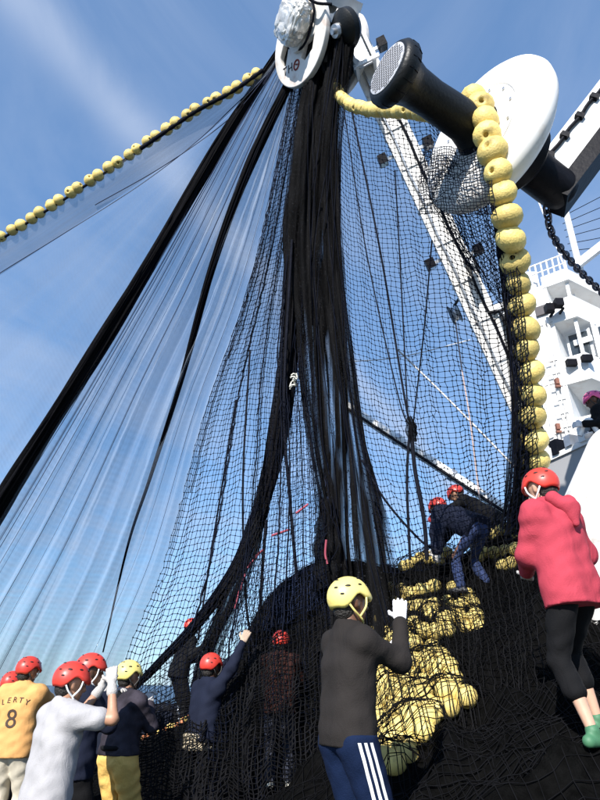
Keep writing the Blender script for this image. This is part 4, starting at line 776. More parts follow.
# ------------------------------------------------------------------ people: smooth bodies and clothes from distance fields
def surface_nets(v, org, h):
    nx, ny, nz = v.shape; s = v < 0
    cs = (slice(None, -1), slice(1, None)); acc = np.zeros((nx - 1, ny - 1, nz - 1, 3)); cnt = np.zeros((nx - 1, ny - 1, nz - 1))
    for ax in range(3):
        for a in (0, 1):
            for b in (0, 1):
                i0 = [None] * 3; i1 = [None] * 3; oth = [k for k in range(3) if k != ax]
                i0[ax], i1[ax] = cs[0], cs[1]; i0[oth[0]] = i1[oth[0]] = cs[a]; i0[oth[1]] = i1[oth[1]] = cs[b]
                A0, A1 = v[tuple(i0)], v[tuple(i1)]; x = (A0 < 0) != (A1 < 0)
                t = np.where(x, A0 / np.where(x, A0 - A1, 1), 0); cnt += x
                acc[..., ax] += t * x; acc[..., oth[0]] += a * x; acc[..., oth[1]] += b * x
    m = cnt > 0; idx = np.full(m.shape, -1); idx[m] = np.arange(m.sum())
    ii = np.stack(np.nonzero(m), 1); V = org + h * (ii + acc[m] / cnt[m][:, None]); Fs = []
    for ax in range(3):
        o1, o2 = [(1, 2), (2, 0), (0, 1)][ax]
        i0 = [slice(1, -1)] * 3; i1 = [slice(1, -1)] * 3; i0[ax] = slice(0, -1); i1[ax] = slice(1, None)
        a, b = s[tuple(i0)], s[tuple(i1)]
        P = np.stack(np.nonzero(a != b), 1)
        if not len(P): continue
        fl = a[tuple(P.T)]
        base = P.copy()
        for k in (o1, o2): base[:, k] += 1
        def at(d1, d2): q = base.copy(); q[:, o1] += d1; q[:, o2] += d2; return idx[tuple(q.T)]
        q = np.stack([at(-1, -1), at(0, -1), at(0, 0), at(-1, 0)], 1)
        q[~fl] = q[~fl][:, ::-1]; Fs.append(q)
    return V, np.vstack(Fs)
def smin(a, b, k): h = np.clip(.5 + .5 * (b - a) / k, 0, 1); return b * (1 - h) + a * h - k * h * (1 - h)
def wrinkle(X, Y, Z, s):
    return np.sin(31 * Z + 9 * X + 2.2 * np.sin(13 * X + 7 * Y + s)) * np.sin(17 * X - 11 * Z + 15 * Y + 1.8 * np.sin(11 * Z + s)) + .5 * np.sin(55 * Z - 30 * X + 21 * Y + 2 * np.sin(19 * Y + s))
def blob(name, prims, vox, k=0.03, clips=(), wr=0.0, seed=0.0, m=None, parent=None, cuts=()):
    """prims: (p0, r0, p1, r1); clips: (point, normal) keeps the side the normal points away from"""
    P = np.array([[*p[0], p[1]] for p in prims] + [[*p[2], p[3]] for p in prims]); lo = (P[:, :3] - P[:, 3:4]).min(0) - 3 * vox; hi = (P[:, :3] + P[:, 3:4]).max(0) + 3 * vox
    n = np.ceil((hi - lo) / vox).astype(int) + 1
    X, Y_, Z = [lo[i] + vox * np.arange(n[i]) for i in range(3)]; X, Y_, Z = np.meshgrid(X, Y_, Z, indexing='ij'); D = None
    for p0, r0, p1, r1 in prims:
        p0, p1 = np.asarray(p0, float), np.asarray(p1, float); d = p1 - p0; dd = max(float(d @ d), 1e-9)
        t = np.clip(((X - p0[0]) * d[0] + (Y_ - p0[1]) * d[1] + (Z - p0[2]) * d[2]) / dd, 0, 1)
        q = np.sqrt((X - p0[0] - t * d[0]) ** 2 + (Y_ - p0[1] - t * d[1]) ** 2 + (Z - p0[2] - t * d[2]) ** 2) - (r0 + t * (r1 - r0))
        D = q if D is None else smin(D, q, k)
    if wr: D = D + wr * wrinkle(X, Y_, Z, seed)
    for c, nn_ in clips:
        nn_ = np.asarray(nn_, float) / np.linalg.norm(nn_); D = np.maximum(D, (X - c[0]) * nn_[0] + (Y_ - c[1]) * nn_[1] + (Z - c[2]) * nn_[2])
    for c, r in cuts: D = np.maximum(D, r - np.sqrt((X - c[0]) ** 2 + (Y_ - c[1]) ** 2 + (Z - c[2]) ** 2))
    V, Fq = surface_nets(D, lo, vox)
    return obj(name, mesh_np(name, V, Fq, None, True), m, parent)
def unit(v): v = np.asarray(v, float); return v / (np.linalg.norm(v) + 1e-12)
def ik(a, b, l1, l2, pole):
    d = b - a; L = np.linalg.norm(d)
    if L > (l1 + l2) * .995: b = a + d / L * (l1 + l2) * .995; d = b - a; L = np.linalg.norm(d)
    u = d / L; x = (l1 * l1 - l2 * l2 + L * L) / (2 * L); h = math.sqrt(max(l1 * l1 - x * x, 0)); pl = np.asarray(pole, float) - (np.asarray(pole, float) @ u) * u
    return a + u * x + unit(pl) * h, b
SKIN = {'tan': mat('tan_skin', (0.40, 0.21, 0.13), 0.5, 0.08, 12), 'brown': mat('brown_skin', (0.13, 0.06, 0.035), 0.45, 0.1, 12), 'fair': mat('fair_skin', (0.55, 0.33, 0.23), 0.5, 0.08, 12)}
EYEW = mat('eye_white', (0.7, 0.7, 0.68), 0.2, 0.02); EYEB = mat('eye_dark', (0.02, 0.012, 0.01), 0.15, 0.02); LIP = mat('lip', (0.28, 0.10, 0.08), 0.5)
VENT = mat('vent_dark', (0.012, 0.01, 0.01), 0.7)
HAIR = mat('dark_hair', (0.014, 0.011, 0.009), 0.6, 0.3, 30, 0.8, 80)

def helmet(parent, c, R_, U_, Fd, m, strap, visor=False, vents=True):
    """open-ear shell with vents and a strap round the ear; R_, U_, Fd: right, up, forward of the head"""
    na, ne = 40, 12; rx, ry, rz = 0.118, 0.140, 0.128; o = c + U_ * 0.035 - Fd * 0.008
    def P(az, el, g=0.0):
        return o + R_ * ((rx - g) * math.cos(el) * math.sin(az)) + Fd * ((ry - g) * math.cos(el) * math.cos(az)) + U_ * ((rz - g) * math.sin(el))
    def edge(az):
        s = abs(math.sin(az)); cb_ = math.cos(az); e = -0.10 - 0.42 * max(0, -cb_) ** 1.2 - 0.14 * max(0, cb_) ** 2
        ear = math.exp(-((abs(((az + math.pi) % (2 * math.pi)) - math.pi) - 1.42) / 0.30) ** 2); low = math.exp(-((abs(((az + math.pi) % (2 * math.pi)) - math.pi) - 2.15) / 0.35) ** 2)
        return e + 0.22 * ear - 0.22 * low
    V, Fq = [], []
    for g in (0.0, 0.014):
        for i in range(ne):
            for j in range(na):
                az = 2 * math.pi * j / na; e0 = edge(az); el = e0 + (math.pi / 2 - e0) * (i / ne); br = 0.012 * math.exp(-((i - 1.0) / 1.2) ** 2) * max(0, math.cos(az)) if g == 0 else 0
                V.append(P(az, el, g - br))
        V.append(P(0, math.pi / 2, g))
    half = ne * na + 1
    for s in (0, 1):
        b = s * half
        for i in range(ne - 1):
            for j in range(na):
                q = [b + i * na + j, b + i * na + (j + 1) % na, b + (i + 1) * na + (j + 1) % na, b + (i + 1) * na + j]; Fq.append(q if s else q[::-1])
        for j in range(na):
            q = [b + (ne - 1) * na + j, b + (ne - 1) * na + (j + 1) % na, b + ne * na]; Fq.append(q if s else q[::-1])
    for j in range(na): Fq.append([j, (j + 1) % na, half + (j + 1) % na, half + j])
    me = bpy.data.meshes.new('helmet'); me.from_pydata([tuple(p) for p in V], [], Fq); smooth(me); h = obj('helmet', me, m, parent)
    bmx = bmesh.new(); bmx.from_mesh(me); bmesh.ops.recalc_face_normals(bmx, faces=bmx.faces); bmx.to_mesh(me); bmx.free()
    if vents:
        for sd_ in (-1, 1):
            for az, el, ln in ((0.55, .55, .030), (1.25, .55, .028), (1.95, .50, .030), (2.6, .45, .026), (2.25, .12, .024), (2.85, .95, .026), (0.9, .98, .024)):
                p = P(az * sd_, el); n_ = unit(p - o); tdir = unit(np.cross(U_, n_)); bd_ = np.cross(n_, tdir); bmv = bmesh.new()
                bmesh.ops.create_icosphere(bmv, subdivisions=2, radius=1)
                for v in bmv.verts: v.co = p + tdir * v.co.x * ln * .6 + bd_ * v.co.y * ln * .26 + n_ * v.co.z * .005
                bm_obj('vent', bmv, VENT, h, True)
    for sd_ in (-1, 1):
        a = P(1.05 * sd_, edge(1.05)); b = P(1.95 * sd_, edge(1.95)); ch_ = c + Fd * 0.055 - U_ * 0.125 + R_ * sd_ * 0.045
        mid = c + R_ * sd_ * 0.088 + Fd * 0.012 - U_ * 0.085
        tube_obj('strap', [catmull([a, a * .5 + mid * .5 + R_ * sd_ * .012 + Fd * .012, mid, ], 10), catmull([b, b * .5 + mid * .5 + R_ * sd_ * .012 - Fd * .01, mid], 10), catmull([mid, mid * .5 + ch_ * .5 + R_ * sd_ * .008, c + Fd * .07 - U_ * .14], 10)], 0.0068, strap, h, 6)
    if visor:
        pass
    return h

def hand(parent, wrist, d, palm_n, m, curl=0.6, vox=0.006, name='glove', cuff=True, side=1):
    """palm, four fingers of different length and a thumb; d: along the hand, palm_n: out of the palm"""
    d = unit(d); n_ = unit(np.asarray(palm_n, float) - (np.asarray(palm_n, float) @ d) * d); s = np.cross(d, n_) * side; pr = []
    k0 = wrist + d * 0.03; pr.append((wrist - d * 0.025, .034, wrist + d * .02, .031))
    for q in (-.028, -.009, .010, .028): pr.append((k0 + s * q * .8, .018, k0 + d * .062 + s * q, .0165))
    for i, (q, L) in enumerate(((-.033, .062), (-.011, .078), (.011, .084), (.033, .074))):
        p = k0 + d * .064 + s * q; dd = d + s * (q * 2.0); a = curl * (0.7 + .1 * i)
        for j, f_ in enumerate((.45, .32, .25)):
            ang_ = a * (j + .6); v = unit(unit(dd) * math.cos(ang_) + n_ * math.sin(ang_)); p2 = p + v * L * f_; pr.append((p, .0115 - .001 * j, p2, .0105 - .001 * j)); p = p2
    tb = k0 + s * .030 + d * .012; t1_ = tb + unit(s * .8 + d * .6 + n_ * .35) * .042; t2_ = t1_ + unit(s * .25 + d * .8 + n_ * .6) * .036
    pr += [(tb, .016, t1_, .0125), (t1_, .0125, t2_, .0105)]
    if cuff: pr.append((wrist - d * .06, .041, wrist - d * .03, .038))
    return blob(name, pr, vox, 0.008, m=m, parent=parent)

def person(label, base, heading, H=1.75, lean=0, side=0, crouch=0, feet=((-.11, 0, 0), (.11, .03, 0)), handL=None, handR=None, poleL=(-.6, -.3, -1), poleR=(.6, -.3, -1), yaw=0, nod=0, vox=0.015,
           skin='tan', helm=None, strap=None, top=None, sleeve='long', loose=.014, hem=.10, pants=None, plen='full', pl_loose=.012, shoes=None, gloves=None, curlL=.7, curlR=.7, shift=(0, 0), wr=.004, hood=None, group='crew hauling the net', twist=0, footyaw=0, build=1.0, hv=0.006):
    k = H / 1.75; hd = math.radians(heading); ch_, sh_ = math.cos(hd), math.sin(hd); base = np.asarray(base, float)
    def W(p): p = np.asarray(p, float); return np.array([base[0] + p[0] * ch_ - p[1] * sh_, base[1] + p[0] * sh_ + p[1] * ch_, base[2] + p[2]])
    def Wd(v): return W(v) - base
    def Lc(p): p = np.asarray(p, float) - base; return np.array([p[0] * ch_ + p[1] * sh_, -p[0] * sh_ + p[1] * ch_, p[2]])
    t = thing('person', label, 'person', base, group)
    ln, sd = math.radians(lean), math.radians(side)
    spine = unit([math.sin(sd), math.sin(ln) * math.cos(sd), math.cos(ln) * math.cos(sd)]); tw_ = math.radians(twist)
    right = unit(np.array([math.cos(tw_), math.sin(tw_), 0]) - (np.array([math.cos(tw_), math.sin(tw_), 0]) @ spine) * spine); fwd = np.cross(spine, right)
    pel = np.array([shift[0], shift[1], (.93 - crouch) * k]); chest = pel + spine * .33 * k; neck = pel + spine * .55 * k
    shl = [pel + spine * .485 * k + right * s_ * .185 * k * build for s_ in (-1, 1)]; hipj = [pel + np.array([s_ * .09 * k, 0, -.03 * k]) for s_ in (-1, 1)]
    hup = unit(spine * (.55 if lean > 40 else .8) + np.array([0, 0, .5 if lean < 40 else .2])); yw, nd = math.radians(yaw), math.radians(nod)
    hf0 = unit(fwd - (fwd @ hup) * hup); hr0 = np.cross(hf0, hup)
    hf = hf0 * math.cos(yw) - hr0 * math.sin(yw); hr = np.cross(hf, hup); hf, hup2 = hf * math.cos(nd) - hup * math.sin(nd), hup * math.cos(nd) + hf * math.sin(nd)
    hc = neck + hup * .10 * k + hup2 * .055 * k + hf * .02
    hc, U_, Fd, R_ = hc, hup2, hf, np.cross(hf, hup2)
    # limbs
    knees, anks, elb, wri = [], [], [], []
    for i in (0, 1):
        an_ = np.array(feet[i], float) + [0, 0, .09 * k]; kn, an_ = ik(hipj[i], an_, .435 * k, .415 * k, (0.12 * (-1, 1)[i], 1, 0)); knees.append(kn); anks.append(an_)
        hnd = (handL, handR)[i]; s_ = (-1, 1)[i]
        if hnd is None: hnd = shl[i] + np.array([s_ * .10, .10, -.50 * k])
        else: hnd = Lc(hnd)
        e, w_ = ik(shl[i], hnd, .285 * k, .255 * k, (poleL, poleR)[i]); elb.append(e); wri.append(w_)
    g = lambda pr, add=0.0: [(W(a), r0 + add, W(b), r1 + add) for a, r0, b, r1 in pr]
    headp = [(hc + U_ * .045 - Fd * .02, .086 * k, hc + U_ * .04 + Fd * .022, .080 * k), (hc + U_ * .02, .078 * k, hc - U_ * .045 + Fd * .035, .058 * k), (hc - U_ * .085 + Fd * .05, .035 * k, hc - U_ * .05 + Fd * .02, .052 * k),
             (hc + U_ * .005 + Fd * .092, .010, hc - U_ * .030 + Fd * .108, .015), (hc + R_ * .078 - U_ * .02, .016, hc + R_ * .084 + U_ * .012 - Fd * .008, .018), (hc - R_ * .078 - U_ * .02, .016, hc - R_ * .084 + U_ * .012 - Fd * .008, .018),
             (neck - spine * .05, .060 * k, hc - U_ * .07 - Fd * .01, .056 * k)]
    torso = [(chest - right * .085 * k + spine * .06, .098 * k, chest + right * .085 * k + spine * .06, .098 * k), (shl[0] + right * .03, .066 * k, shl[1] - right * .03, .066 * k), (neck - spine * .03, .06 * k, neck - spine * .10, .10 * k), (neck - spine * .005, .052 * k, shl[0] + right * .02, .064 * k), (neck - spine * .005, .052 * k, shl[1] - right * .02, .064 * k),
             (chest - right * .07 * k, .105 * k, pel - right * .065 * k + spine * .06, .098 * k), (chest + right * .07 * k, .105 * k, pel + right * .065 * k + spine * .06, .098 * k), (pel - right * .075 * k, .105 * k, pel + right * .075 * k, .105 * k)]
    torso = [(chest + (a - chest) - right * ((a - chest) @ right) * (1 - build), r0 * (1 - (1 - build) * .6), chest + (b - chest) - right * ((b - chest) @ right) * (1 - build), r1 * (1 - (1 - build) * .6)) for a, r0, b, r1 in torso]
    arms = []
    for i in (0, 1): arms += [(shl[i], .055 * k, elb[i], .044 * k)]
    fore = [(elb[i], .043 * k, wri[i], .029 * k) for i in (0, 1)]
    thigh = [(hipj[i], .098 * k, knees[i], .060 * k) for i in (0, 1)]; shin = []
    for i in (0, 1):
        cf = knees[i] * .68 + anks[i] * .32 + np.array([0, -.018, 0]); shin += [(knees[i], .056 * k, cf, .056 * k), (cf, .054 * k, anks[i], .036 * k)]
    body = blob('body', g(headp) + g(torso, -.024) + g(arms, -.02 if sleeve == 'long' else -.002) + g(fore, -.014 if sleeve == 'long' else -.002) + g(thigh, -.024) + g(shin, -.022 if plen == 'full' else -.004) + [(W(wri[i]), .022, W(wri[i] + unit(wri[i] - elb[i]) * .03), .016) for i in (0, 1)], vox, .022, m=SKIN[skin], parent=t)
    # face
    for s_ in (-1, 1):
        e = W(hc + Fd * .082 + R_ * s_ * .031 + U_ * .012); bmv = bmesh.new(); bmesh.ops.create_uvsphere(bmv, u_segments=10, v_segments=8, radius=.0125)
        for v in bmv.verts: v.co = Vector(e) + v.co
        ey = bm_obj('eye', bmv, EYEW, t, True); bmv = bmesh.new(); bmesh.ops.create_uvsphere(bmv, u_segments=8, v_segments=6, radius=.0065)
        for v in bmv.verts: v.co = Vector(e + Wd(Fd) * .0085) + v.co
        bm_obj('iris', bmv, EYEB, ey, True)
    blob('mouth', [(W(hc + Fd * .086 - U_ * .066 - R_ * .018), .006, W(hc + Fd * .086 - U_ * .066 + R_ * .018), .006)], .004, .004, m=LIP, parent=t)
    blob('hair', [(W(hc + U_ * .05 - Fd * .02), .089 * k, W(hc - U_ * .035 - Fd * .045), .070 * k)], .012, .01, m=HAIR, parent=t, clips=[(W(hc + Fd * .035), Wd(Fd))])
    # clothes
    ex = loose
    tp = g(torso, ex) + g(arms, ex + (.004 if sleeve == 'long' else .012)); clips = [(W(pel - spine * hem), -Wd(spine))]
    tp += g([(pel - right * .07 * k * build - spine * (hem + .05), .130 * k * build, chest - right * .06 * k, .10 * k), (pel + right * .07 * k * build - spine * (hem + .05), .130 * k * build, chest + right * .06 * k, .10 * k)], ex)
    if sleeve == 'long': tp += g([(elb[i], .046 * k, elb[i] * .04 + wri[i] * .96, .036 * k) for i in (0, 1)], ex * .8)
    cuts = [(W(neck + spine * .085 + fwd * .02), .082 * k)]
    if hood: tp += g([(neck - spine * .02 - fwd * .06 - right * .05, .065, neck - spine * .02 - fwd * .06 + right * .05, .065), (neck - spine * .10 - fwd * .115 - right * .02, .05, neck - spine * .10 - fwd * .115 + right * .02, .05), (neck - spine * .02 - fwd * .06, .06, neck - spine * .15 - fwd * .12, .03), (neck + spine * .02 - right * .07, .04, neck + spine * .02 + right * .07, .04)], 0.0)
    else: tp += g([(neck - spine * .02, .068 * k, neck + spine * .015, .064 * k)], ex * .3)
    if sleeve == 'short':
        for i in (0, 1): clips.append(None)
        clips = [c for c in clips if c]
        tp = g(torso, ex) + [(W(a), r0, W(b), r1) for a, r0, b, r1 in [(shl[i], (.062 + ex) * k, shl[i] * .38 + elb[i] * .62, (.056 + ex) * k) for i in (0, 1)]] + tp[len(torso) + 2:]
    if hood:
        hn = neck - fwd * .115 * k + spine * .01
        blob('hood', g([(hn - right * .085 + spine * .015, .05, hn - right * .03 - fwd * .045 - spine * .05, .055), (hn + right * .085 + spine * .015, .05, hn + right * .03 - fwd * .045 - spine * .05, .055), (hn - fwd * .05 - spine * .05, .07, hn - fwd * .062 - spine * .17, .030), (hn - right * .08 + spine * .02, .042, hn + right * .08 + spine * .02, .042)]), vox, .02, wr=.004, seed=2.0, m=top, parent=t, cuts=[(W(hn - fwd * .02 + spine * .085), .075)])
    shirt = blob('jacket' if hood else ('tee_shirt' if sleeve == 'short' else 'pullover'), tp, vox, .06, clips, wr, base[0] * 3, top, t, cuts)
    if not hood: tube_obj('collar', [np.array([W(neck + spine * .028 + fwd * .012 + (right * math.cos(a) * .066 + fwd * math.sin(a) * .062) * k) for a in np.linspace(0, 2 * math.pi, 26)])], .013, top, shirt, 8)
    lg = g([(pel - right * .07 * k, .104 * k, pel + right * .07 * k, .104 * k)], pl_loose * (1 if hem < 0.05 else .4)) + g(thigh, pl_loose)
    if plen == 'full': lg += g([(knees[i], .060 * k, anks[i] * .97 + knees[i] * .03, .052 * k) for i in (0, 1)], pl_loose)
    else: lg += g([(knees[i], .062 * k, knees[i] * .56 + anks[i] * .44 + np.array([0, -.01, 0]), .062 * k) for i in (0, 1)], pl_loose)
    blob('trousers', lg, vox, .02, [(W(pel + spine * (.10 if hem < 0.05 else .01)), Wd(spine))], wr, base[1] * 5, pants, t)
    for i in (0, 1):
        a = anks[i]; fd_ = unit(np.array([.18 * (-1, 1)[i], 1, 0])); fy = math.radians(footyaw); fd_ = np.array([fd_[0] * math.cos(fy) - fd_[1] * math.sin(fy), fd_[0] * math.sin(fy) + fd_[1] * math.cos(fy), 0]); sole = a - [0, 0, .055 * k]
        blob('shoe', g([(sole - fd_ * .05, .038, sole + fd_ * .06, .040), (sole + fd_ * .06, .042, sole + fd_ * .155, .034), (a, .042, sole + fd_ * .05, .040)]), .011, .02, [(W(a - [0, 0, .088 * k]), (0, 0, -1))], m=shoes or BLACKP, parent=t)
        hd_ = unit(wri[i] - elb[i]); pn_ = np.cross(hd_, right) * (1 if i else 1); pn_ = pn_ if np.linalg.norm(pn_) > .1 else fwd
        hand(t, W(wri[i]), Wd(hd_), Wd(fwd * .6 - right * (-1, 1)[i] * .7), gloves or SKIN[skin], (curlL, curlR)[i], hv, 'glove' if gloves else 'hand', bool(gloves), (-1, 1)[i])
    if helm: helmet(t, W(hc), Wd(R_), Wd(U_), Wd(Fd), helm, strap or mat('black_strap', (0.02, 0.02, 0.02), 0.6))
    return dict(t=t, shirt=shirt, W=W, Wd=Wd, pel=pel, spine=spine, right=right, fwd=fwd, neck=neck, knees=knees, hip=hipj, anks=anks, elb=elb, wri=wri, k=k)

RED = mat('red_helmet', (0.60, 0.045, 0.03), 0.4, 0.1, 8, 0.06, 30, coat=0.08, dirt=(0.25, 0.05, 0.03), dirtamt=0.4, dscale=14)
YELH = mat('yellow_helmet', (0.80, 0.66, 0.20), 0.42, 0.08, 8, 0.06, 30, coat=0.08, dirt=(0.4, 0.3, 0.1), dirtamt=0.4, dscale=14)
PINKH = mat('pink_helmet', (0.72, 0.09, 0.25), 0.3, 0.06, 8, coat=0.3)
WST = mat('white_strap', (0.8, 0.8, 0.78), 0.5); GLV = mat('pale_glove', (0.72, 0.71, 0.72), 0.8, 0.1, 20, 0.4, 120); GLG = mat('grey_glove', (0.42, 0.40, 0.38), 0.8, 0.12, 20, 0.4, 120)
def cloth(n, c, v=.12): return mat(n, c, 0.85, v, 7, 0.25, 160, spec=0.15, fold=0.3)
NAVY = cloth('navy_cloth', (0.009, 0.012, 0.026)); DARK = cloth('black_cloth', (0.006, 0.006, 0.007)); JEAN = cloth('dark_denim', (0.03, 0.045, 0.11)); 
def foot(px, py_top, Y_, H): p = Yp(px, py_top, Y_); return np.array([p[0], p[1], p[2] - (H + .035)])

# man at the pile, back turned, reaching for the floats
B = foot(343, 578, 3.87, 1.76)
g8 = person('worker in yellow helmet, grey pullover and striped blue trousers reaching into the floats', B, -60, 1.76, lean=3, build=.86, vox=.011, skin='brown', helm=YELH, strap=YELH, top=cloth('charcoal_pullover', (0.021, 0.018, 0.017), .1), loose=.012, hem=.06,
            pants=cloth('blue_track_cloth', (0.0045, 0.012, 0.040)), pl_loose=.022, shoes=DARK, gloves=GLV, handR=Yp(400, 622, 4.0), handL=Yp(388, 650, 4.35), poleR=(.25, .3, -1), poleL=(-.5, .2, -1), yaw=-8, nod=-6, curlR=.18, wr=.003, hv=.005)
# three stripes down the right trouser leg, laid on the cloth
tr = [c for c in g8['t'].children if c.name.startswith('trousers')][0]; bv = BVHTree.FromPolygons([v.co for v in tr.data.vertices], [p.vertices for p in tr.data.polygons])
out_d = unit(g8['Wd'](g8['right'] * .93 - g8['fwd'] * .36))
for sdx in (-.035, 0, .035):
    V, Fq = [], []; fw_ = unit(np.cross(out_d, [0, 0, 1.0]))
    for i in range(46):
        t = .12 + .88 * i / 45; c = g8['hip'][1] * (1 - t) + g8['knees'][1] * t if t < 1 else g8['knees'][1]
        c = g8['W'](g8['hip'][1] * (1 - t * 1.0) + g8['knees'][1] * t + np.array([0, 0, .06 * (1 - t)]))
        for e in (-.009, .009):
            o_ = c + fw_ * (sdx + e) + out_d * .5; h = bv.ray_cast(Vector(o_), Vector(-out_d)); V.append(np.array(h[0]) + out_d * .004 if h[0] is not None else c + out_d * .13)
    for i in range(45): Fq.append((2 * i, 2 * i + 1, 2 * i + 3, 2 * i + 2))
    obj('stripe', mesh_np('stripe', V, Fq, None, True), mat('white_stripe', (0.8, 0.8, 0.8), 0.7), tr)

# left group hauling
B = foot(66, 662, 5.0, 1.75)
person('worker in red helmet and white tee shirt hauling with raised gloved hands', B, -42, 1.75, lean=4, vox=.012, helm=RED, strap=WST, top=cloth('white_cotton', (0.37, 0.36, 0.37), .06), sleeve='short', loose=.022, hem=.17, pants=DARK, gloves=GLG, handR=Yp(112, 684, 5.0), handL=Yp(101, 688, 5.5), poleR=(.5, -.1, -1), poleL=(-.3, .3, -1), yaw=-18, nod=4, wr=.004, curlR=.7, build=.92)
B = foot(29, 657, 7.2, 1.75)
g1 = person('worker in red helmet and orange tee shirt with number 8 on the back', B, -4, 1.75, vox=.014, skin='tan', helm=RED, top=cloth('orange_cotton', (0.62, 0.33, 0.12), .08), sleeve='short', loose=.022, hem=.10, pants=cloth('khaki_cloth', (0.55, 0.50, 0.40)), pl_loose=.03, gloves=GLG, handR=Yp(62, 700, 7.7), handL=Yp(-8, 735, 7.5), yaw=-30, nod=5, wr=.005)
bv = BVHTree.FromPolygons([v.co for v in g1['shirt'].data.vertices], [p.vertices for p in g1['shirt'].data.polygons])
def on_back(me, u, vv, tilt=0.0):
    ca, sa = math.cos(tilt), math.sin(tilt); bk = g1['Wd'](-g1['fwd']); rt_ = g1['Wd'](g1['right']); up_ = g1['Wd'](g1['spine']); o0 = g1['W'](g1['pel'])
    for v in me.vertices:
        x, y = v.co.x * ca - v.co.y * sa + u, v.co.x * sa + v.co.y * ca + vv; s = o0 + rt_ * x + up_ * y + bk * .6
        h = bv.ray_cast(Vector(s), Vector(-bk)); v.co = Vector(np.array(h[0]) + bk * (.004 + v.co.z)) if h[0] is not None else Vector(s - bk * .45)
    return me
INK = mat('dark_print', (0.05, 0.03, 0.02), 0.8)
obj('number', on_back(text_mesh('8', .25), 0.0, .25), INK, g1['shirt'])
for i, c in enumerate('LERTY'): obj('letter', on_back(text_mesh(c, .075), -.13 + .065 * i, .435 - .006 * (i - 2) ** 2, -.08 * (i - 2)), INK, g1['shirt'])
B = foot(13, 672, 8.1, 1.72); person('worker mostly hidden behind the man with number 8, only his red helmet showing', B, -20, 1.72, vox=.02, helm=RED, top=cloth('grey_cotton', (0.2, 0.2, 0.22)), pants=DARK, gloves=GLG, hv=.009)
B = foot(91, 654, 5.9, 1.75); person('worker in red helmet and dark jacket standing just behind the white tee shirt', B, -62, 1.75, vox=.014, skin='brown', helm=RED, strap=WST, top=NAVY, pants=DARK, gloves=GLG, handR=Yp(104, 694, 5.9), handL=Yp(112, 700, 6.2), yaw=-8, wr=.005)
B = foot(129, 661, 6.7, 1.74); g4 = person('worker in yellow helmet and yellow waterproof trousers at the edge of the net', B, -30, 1.74, vox=.014, skin='tan', helm=YELH, top=cloth('dark_patterned_top', (0.035, 0.03, 0.04), .5), hem=-.02, pants=mat('yellow_oilskin', (0.72, 0.45, 0.12), 0.75, 0.15, 5, 0.3, 40, fold=0.3), pl_loose=.034, gloves=GLG, handR=Yp(150, 704, 6.9), handL=Yp(142, 700, 7.1), yaw=-15, wr=.006)
tube_obj('belt', [np.array([g4['W'](g4['pel'] + np.array([.162 * math.cos(a), .158 * math.sin(a), .085])) for a in np.linspace(0, 2 * math.pi, 30)])], .022, DARK, g4['t'], 6)
# crew seen through the hanging net
B = foot(206, 653, 7.4, 1.75); g5 = person('worker in red helmet and navy jacket with pale waistband reaching up', B, -48, 1.75, lean=6, vox=.014, skin='brown', helm=RED, top=NAVY, hem=.03, pants=DARK, gloves=mat('tan_glove', (0.4, 0.3, 0.22), .8), handR=Yp(243, 642, 7.3), handL=Yp(236, 655, 7.9), poleR=(.5, 0, -1), yaw=10, wr=.005)
v_, f_, uv_ = tubes([np.array([g5['W'](g5['pel'] + np.array([.165 * math.cos(a), .155 * math.sin(a), -.02 + .05 * dz])) for a in np.linspace(0, 2 * math.pi, 36)]) for dz in (-1, 0, 1)], .034, 8)
obj('waistband', mesh_np('waistband', v_, f_, uv_, True), cloth('khaki_band', (0.42, 0.36, 0.26), .25), g5['t'])
B = foot(281, 631, 8.6, 1.75); g7 = person('worker in red helmet and maroon jacket standing with back turned behind the net', B, 4, 1.75, vox=.015, skin='tan', helm=RED, top=cloth('maroon_cloth', (0.030, 0.011, 0.009)), hem=.12, pants=cloth('faded_denim', (0.035, 0.04, 0.06)), gloves=GLG, handR=Yp(300, 690, 9.0), handL=Yp(268, 700, 9.0), yaw=-10, shoes=mat('pale_shoe', (0.6, 0.58, 0.5), .7))
B = foot(183, 617, 10.8, 1.75); person('worker in red helmet and black clothes standing highest above the bulwark', B, -60, 1.75, lean=14, vox=.018, skin='brown', helm=RED, top=DARK, pants=DARK, gloves=DARK, handR=Yp(205, 645, 10.6), handL=Yp(200, 660, 11), hv=.009)
# two on top of the pile
B = Yp(476, 592, 8.0); B[2] = float(hz(B[0], B[1])) - .02
person('worker in red helmet and navy jacket bending over the floats on the pile', B, 40, 1.72, lean=60, crouch=.08, feet=((-.24, .05, 0), (.24, -.05, .02)), vox=.013, skin='brown', helm=RED, top=NAVY, hem=.06, pants=JEAN, shoes=mat('dark_shoe', (0.05, 0.05, 0.055), .6), gloves=GLG, handL=Yp(436, 562, 8.0), handR=Yp(436, 548, 8.5), poleL=(-.5, .2, .5), poleR=(.6, .3, .6), nod=-20, wr=.005, shift=(0, -.12), loose=.055)
B = Yp(452, 584, 9.2); B[2] = float(hz(B[0], B[1])) - .05
B2 = foot(457, 489, 9.2, 1.2)
person('worker crouching behind the bending man, red helmet just above his back', np.array([B[0] + .66, B[1] - .25, B[2] - .1]), 60, 1.66, lean=52, crouch=.2, feet=((-.15, .25, 0), (.15, .05, 0)), vox=.018, helm=RED, top=DARK, pants=DARK, gloves=mat('red_glove', (0.4, 0.03, 0.03), .8), handL=Yp(418, 527, 8.9), handR=Yp(445, 540, 9.3), nod=-10, hv=.009)
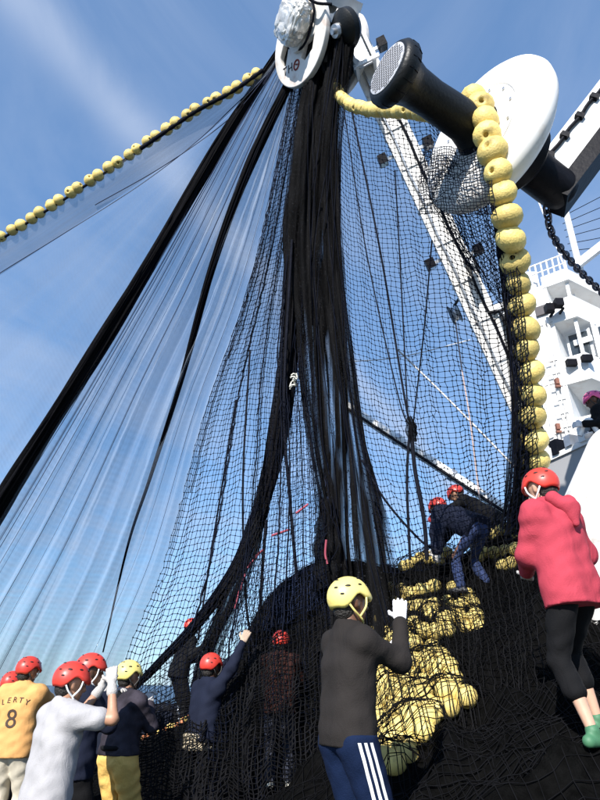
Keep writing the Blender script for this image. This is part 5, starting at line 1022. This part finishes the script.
# woman or man in the pink jacket on the near flank of the pile
B = foot(566, 466, 4.2, 1.76); B[0] = Yp(600, 745, 4.2)[0]
person('worker in red helmet, pink hooded jacket and cropped leggings on the net pile', B, 30, 1.76, lean=6, side=0, vox=.011, skin='fair', helm=RED, strap=WST, top=cloth('pink_shell_cloth', (0.40, 0.048, 0.072), .06), loose=.024, hem=.13, pants=DARK, plen='crop', pl_loose=.010, feet=((-.10, -.04, 0), (.24, .16, .05)), footyaw=-100, shoes=mat('green_shoe', (0.05, 0.16, 0.08), .6), gloves=GLG, handL=Yp(527, 572, 4.5), handR=Yp(580, 560, 4.7), poleL=(-.9, -.5, -.5), poleR=(.6, 0, -1), yaw=6, nod=5, wr=.004, hood=True, hv=.006)
B = foot(594, 391, 7.6, 1.76); B[2] = 3.5
hp = Yp(594, 391, 7.6)
person('worker in pink helmet and dark clothing standing on the upper deck below the superstructure', B, 60, hp[2] - 3.5 - .035, vox=.016, skin='brown', helm=PINKH, top=DARK, pants=DARK, gloves=GLV, handL=Yp(584, 424, 7.4), handR=Yp(590, 436, 7.4), yaw=10, nod=12)
# white hose being passed along the casing
tag(tube_obj('hose', [catmull([Yp(580, 436, 7.5), Yp(584, 424, 7.45), Yp(590, 420, 7.4), Yp(598, 432, 7.35), Yp(612, 440, 7.3)], 24)], .035, WHITE, None, 8), 'white hose bent over the grey casing by the pink helmet', 'hose')

# ------------------------------------------------------------------ small gear at the bulwark
gear = thing('purse_ring_chain', 'slack chain of steel rings hanging off the dark heap beyond the net', 'chain', A(190, 730, 8.5))
cpt = catmull([A(178, 708, 9.2), A(180, 722, 9), A(190, 730, 8.9), A(199, 742, 8.8)], 60); nn_l = 12
for i in range(nn_l):
    c = cpt[int((i + .5) / nn_l * 59)]; d = unit(cpt[min(59, int((i + 1) / nn_l * 59))] - cpt[int(i / nn_l * 59)]); s_ = unit(np.cross(d, [0.3 if i % 2 else -1, .5, .8]))
    tube_obj('link', [np.array([c + d * .045 * math.cos(q) + s_ * .032 * math.sin(q) for q in np.linspace(0, 2 * math.pi, 13)])], .012, STEEL, gear, 5)
lead = thing('small_float_heap', 'heap of rust coloured and white small floats on the far heap', 'float line', A(165, 715, 10)); ORF = mat('rust_float', (0.45, 0.16, 0.06), .6, .3, 9); FL2 = FLOAT.copy(); FL2.materials.clear(); FL2.materials.append(ORF)
rg = random.Random(5)
for i in range(22):
    px = 136 + rg.uniform(0, 60); p = hit(px, 716 + rg.uniform(-8, 8), 7.0) + np.array([0, 0, .03]); o = put_float(p, (rg.uniform(-1, 1), rg.uniform(-1, 1), rg.uniform(-1, 1)), lead, .36)
    if i % 3: o.data = FL2
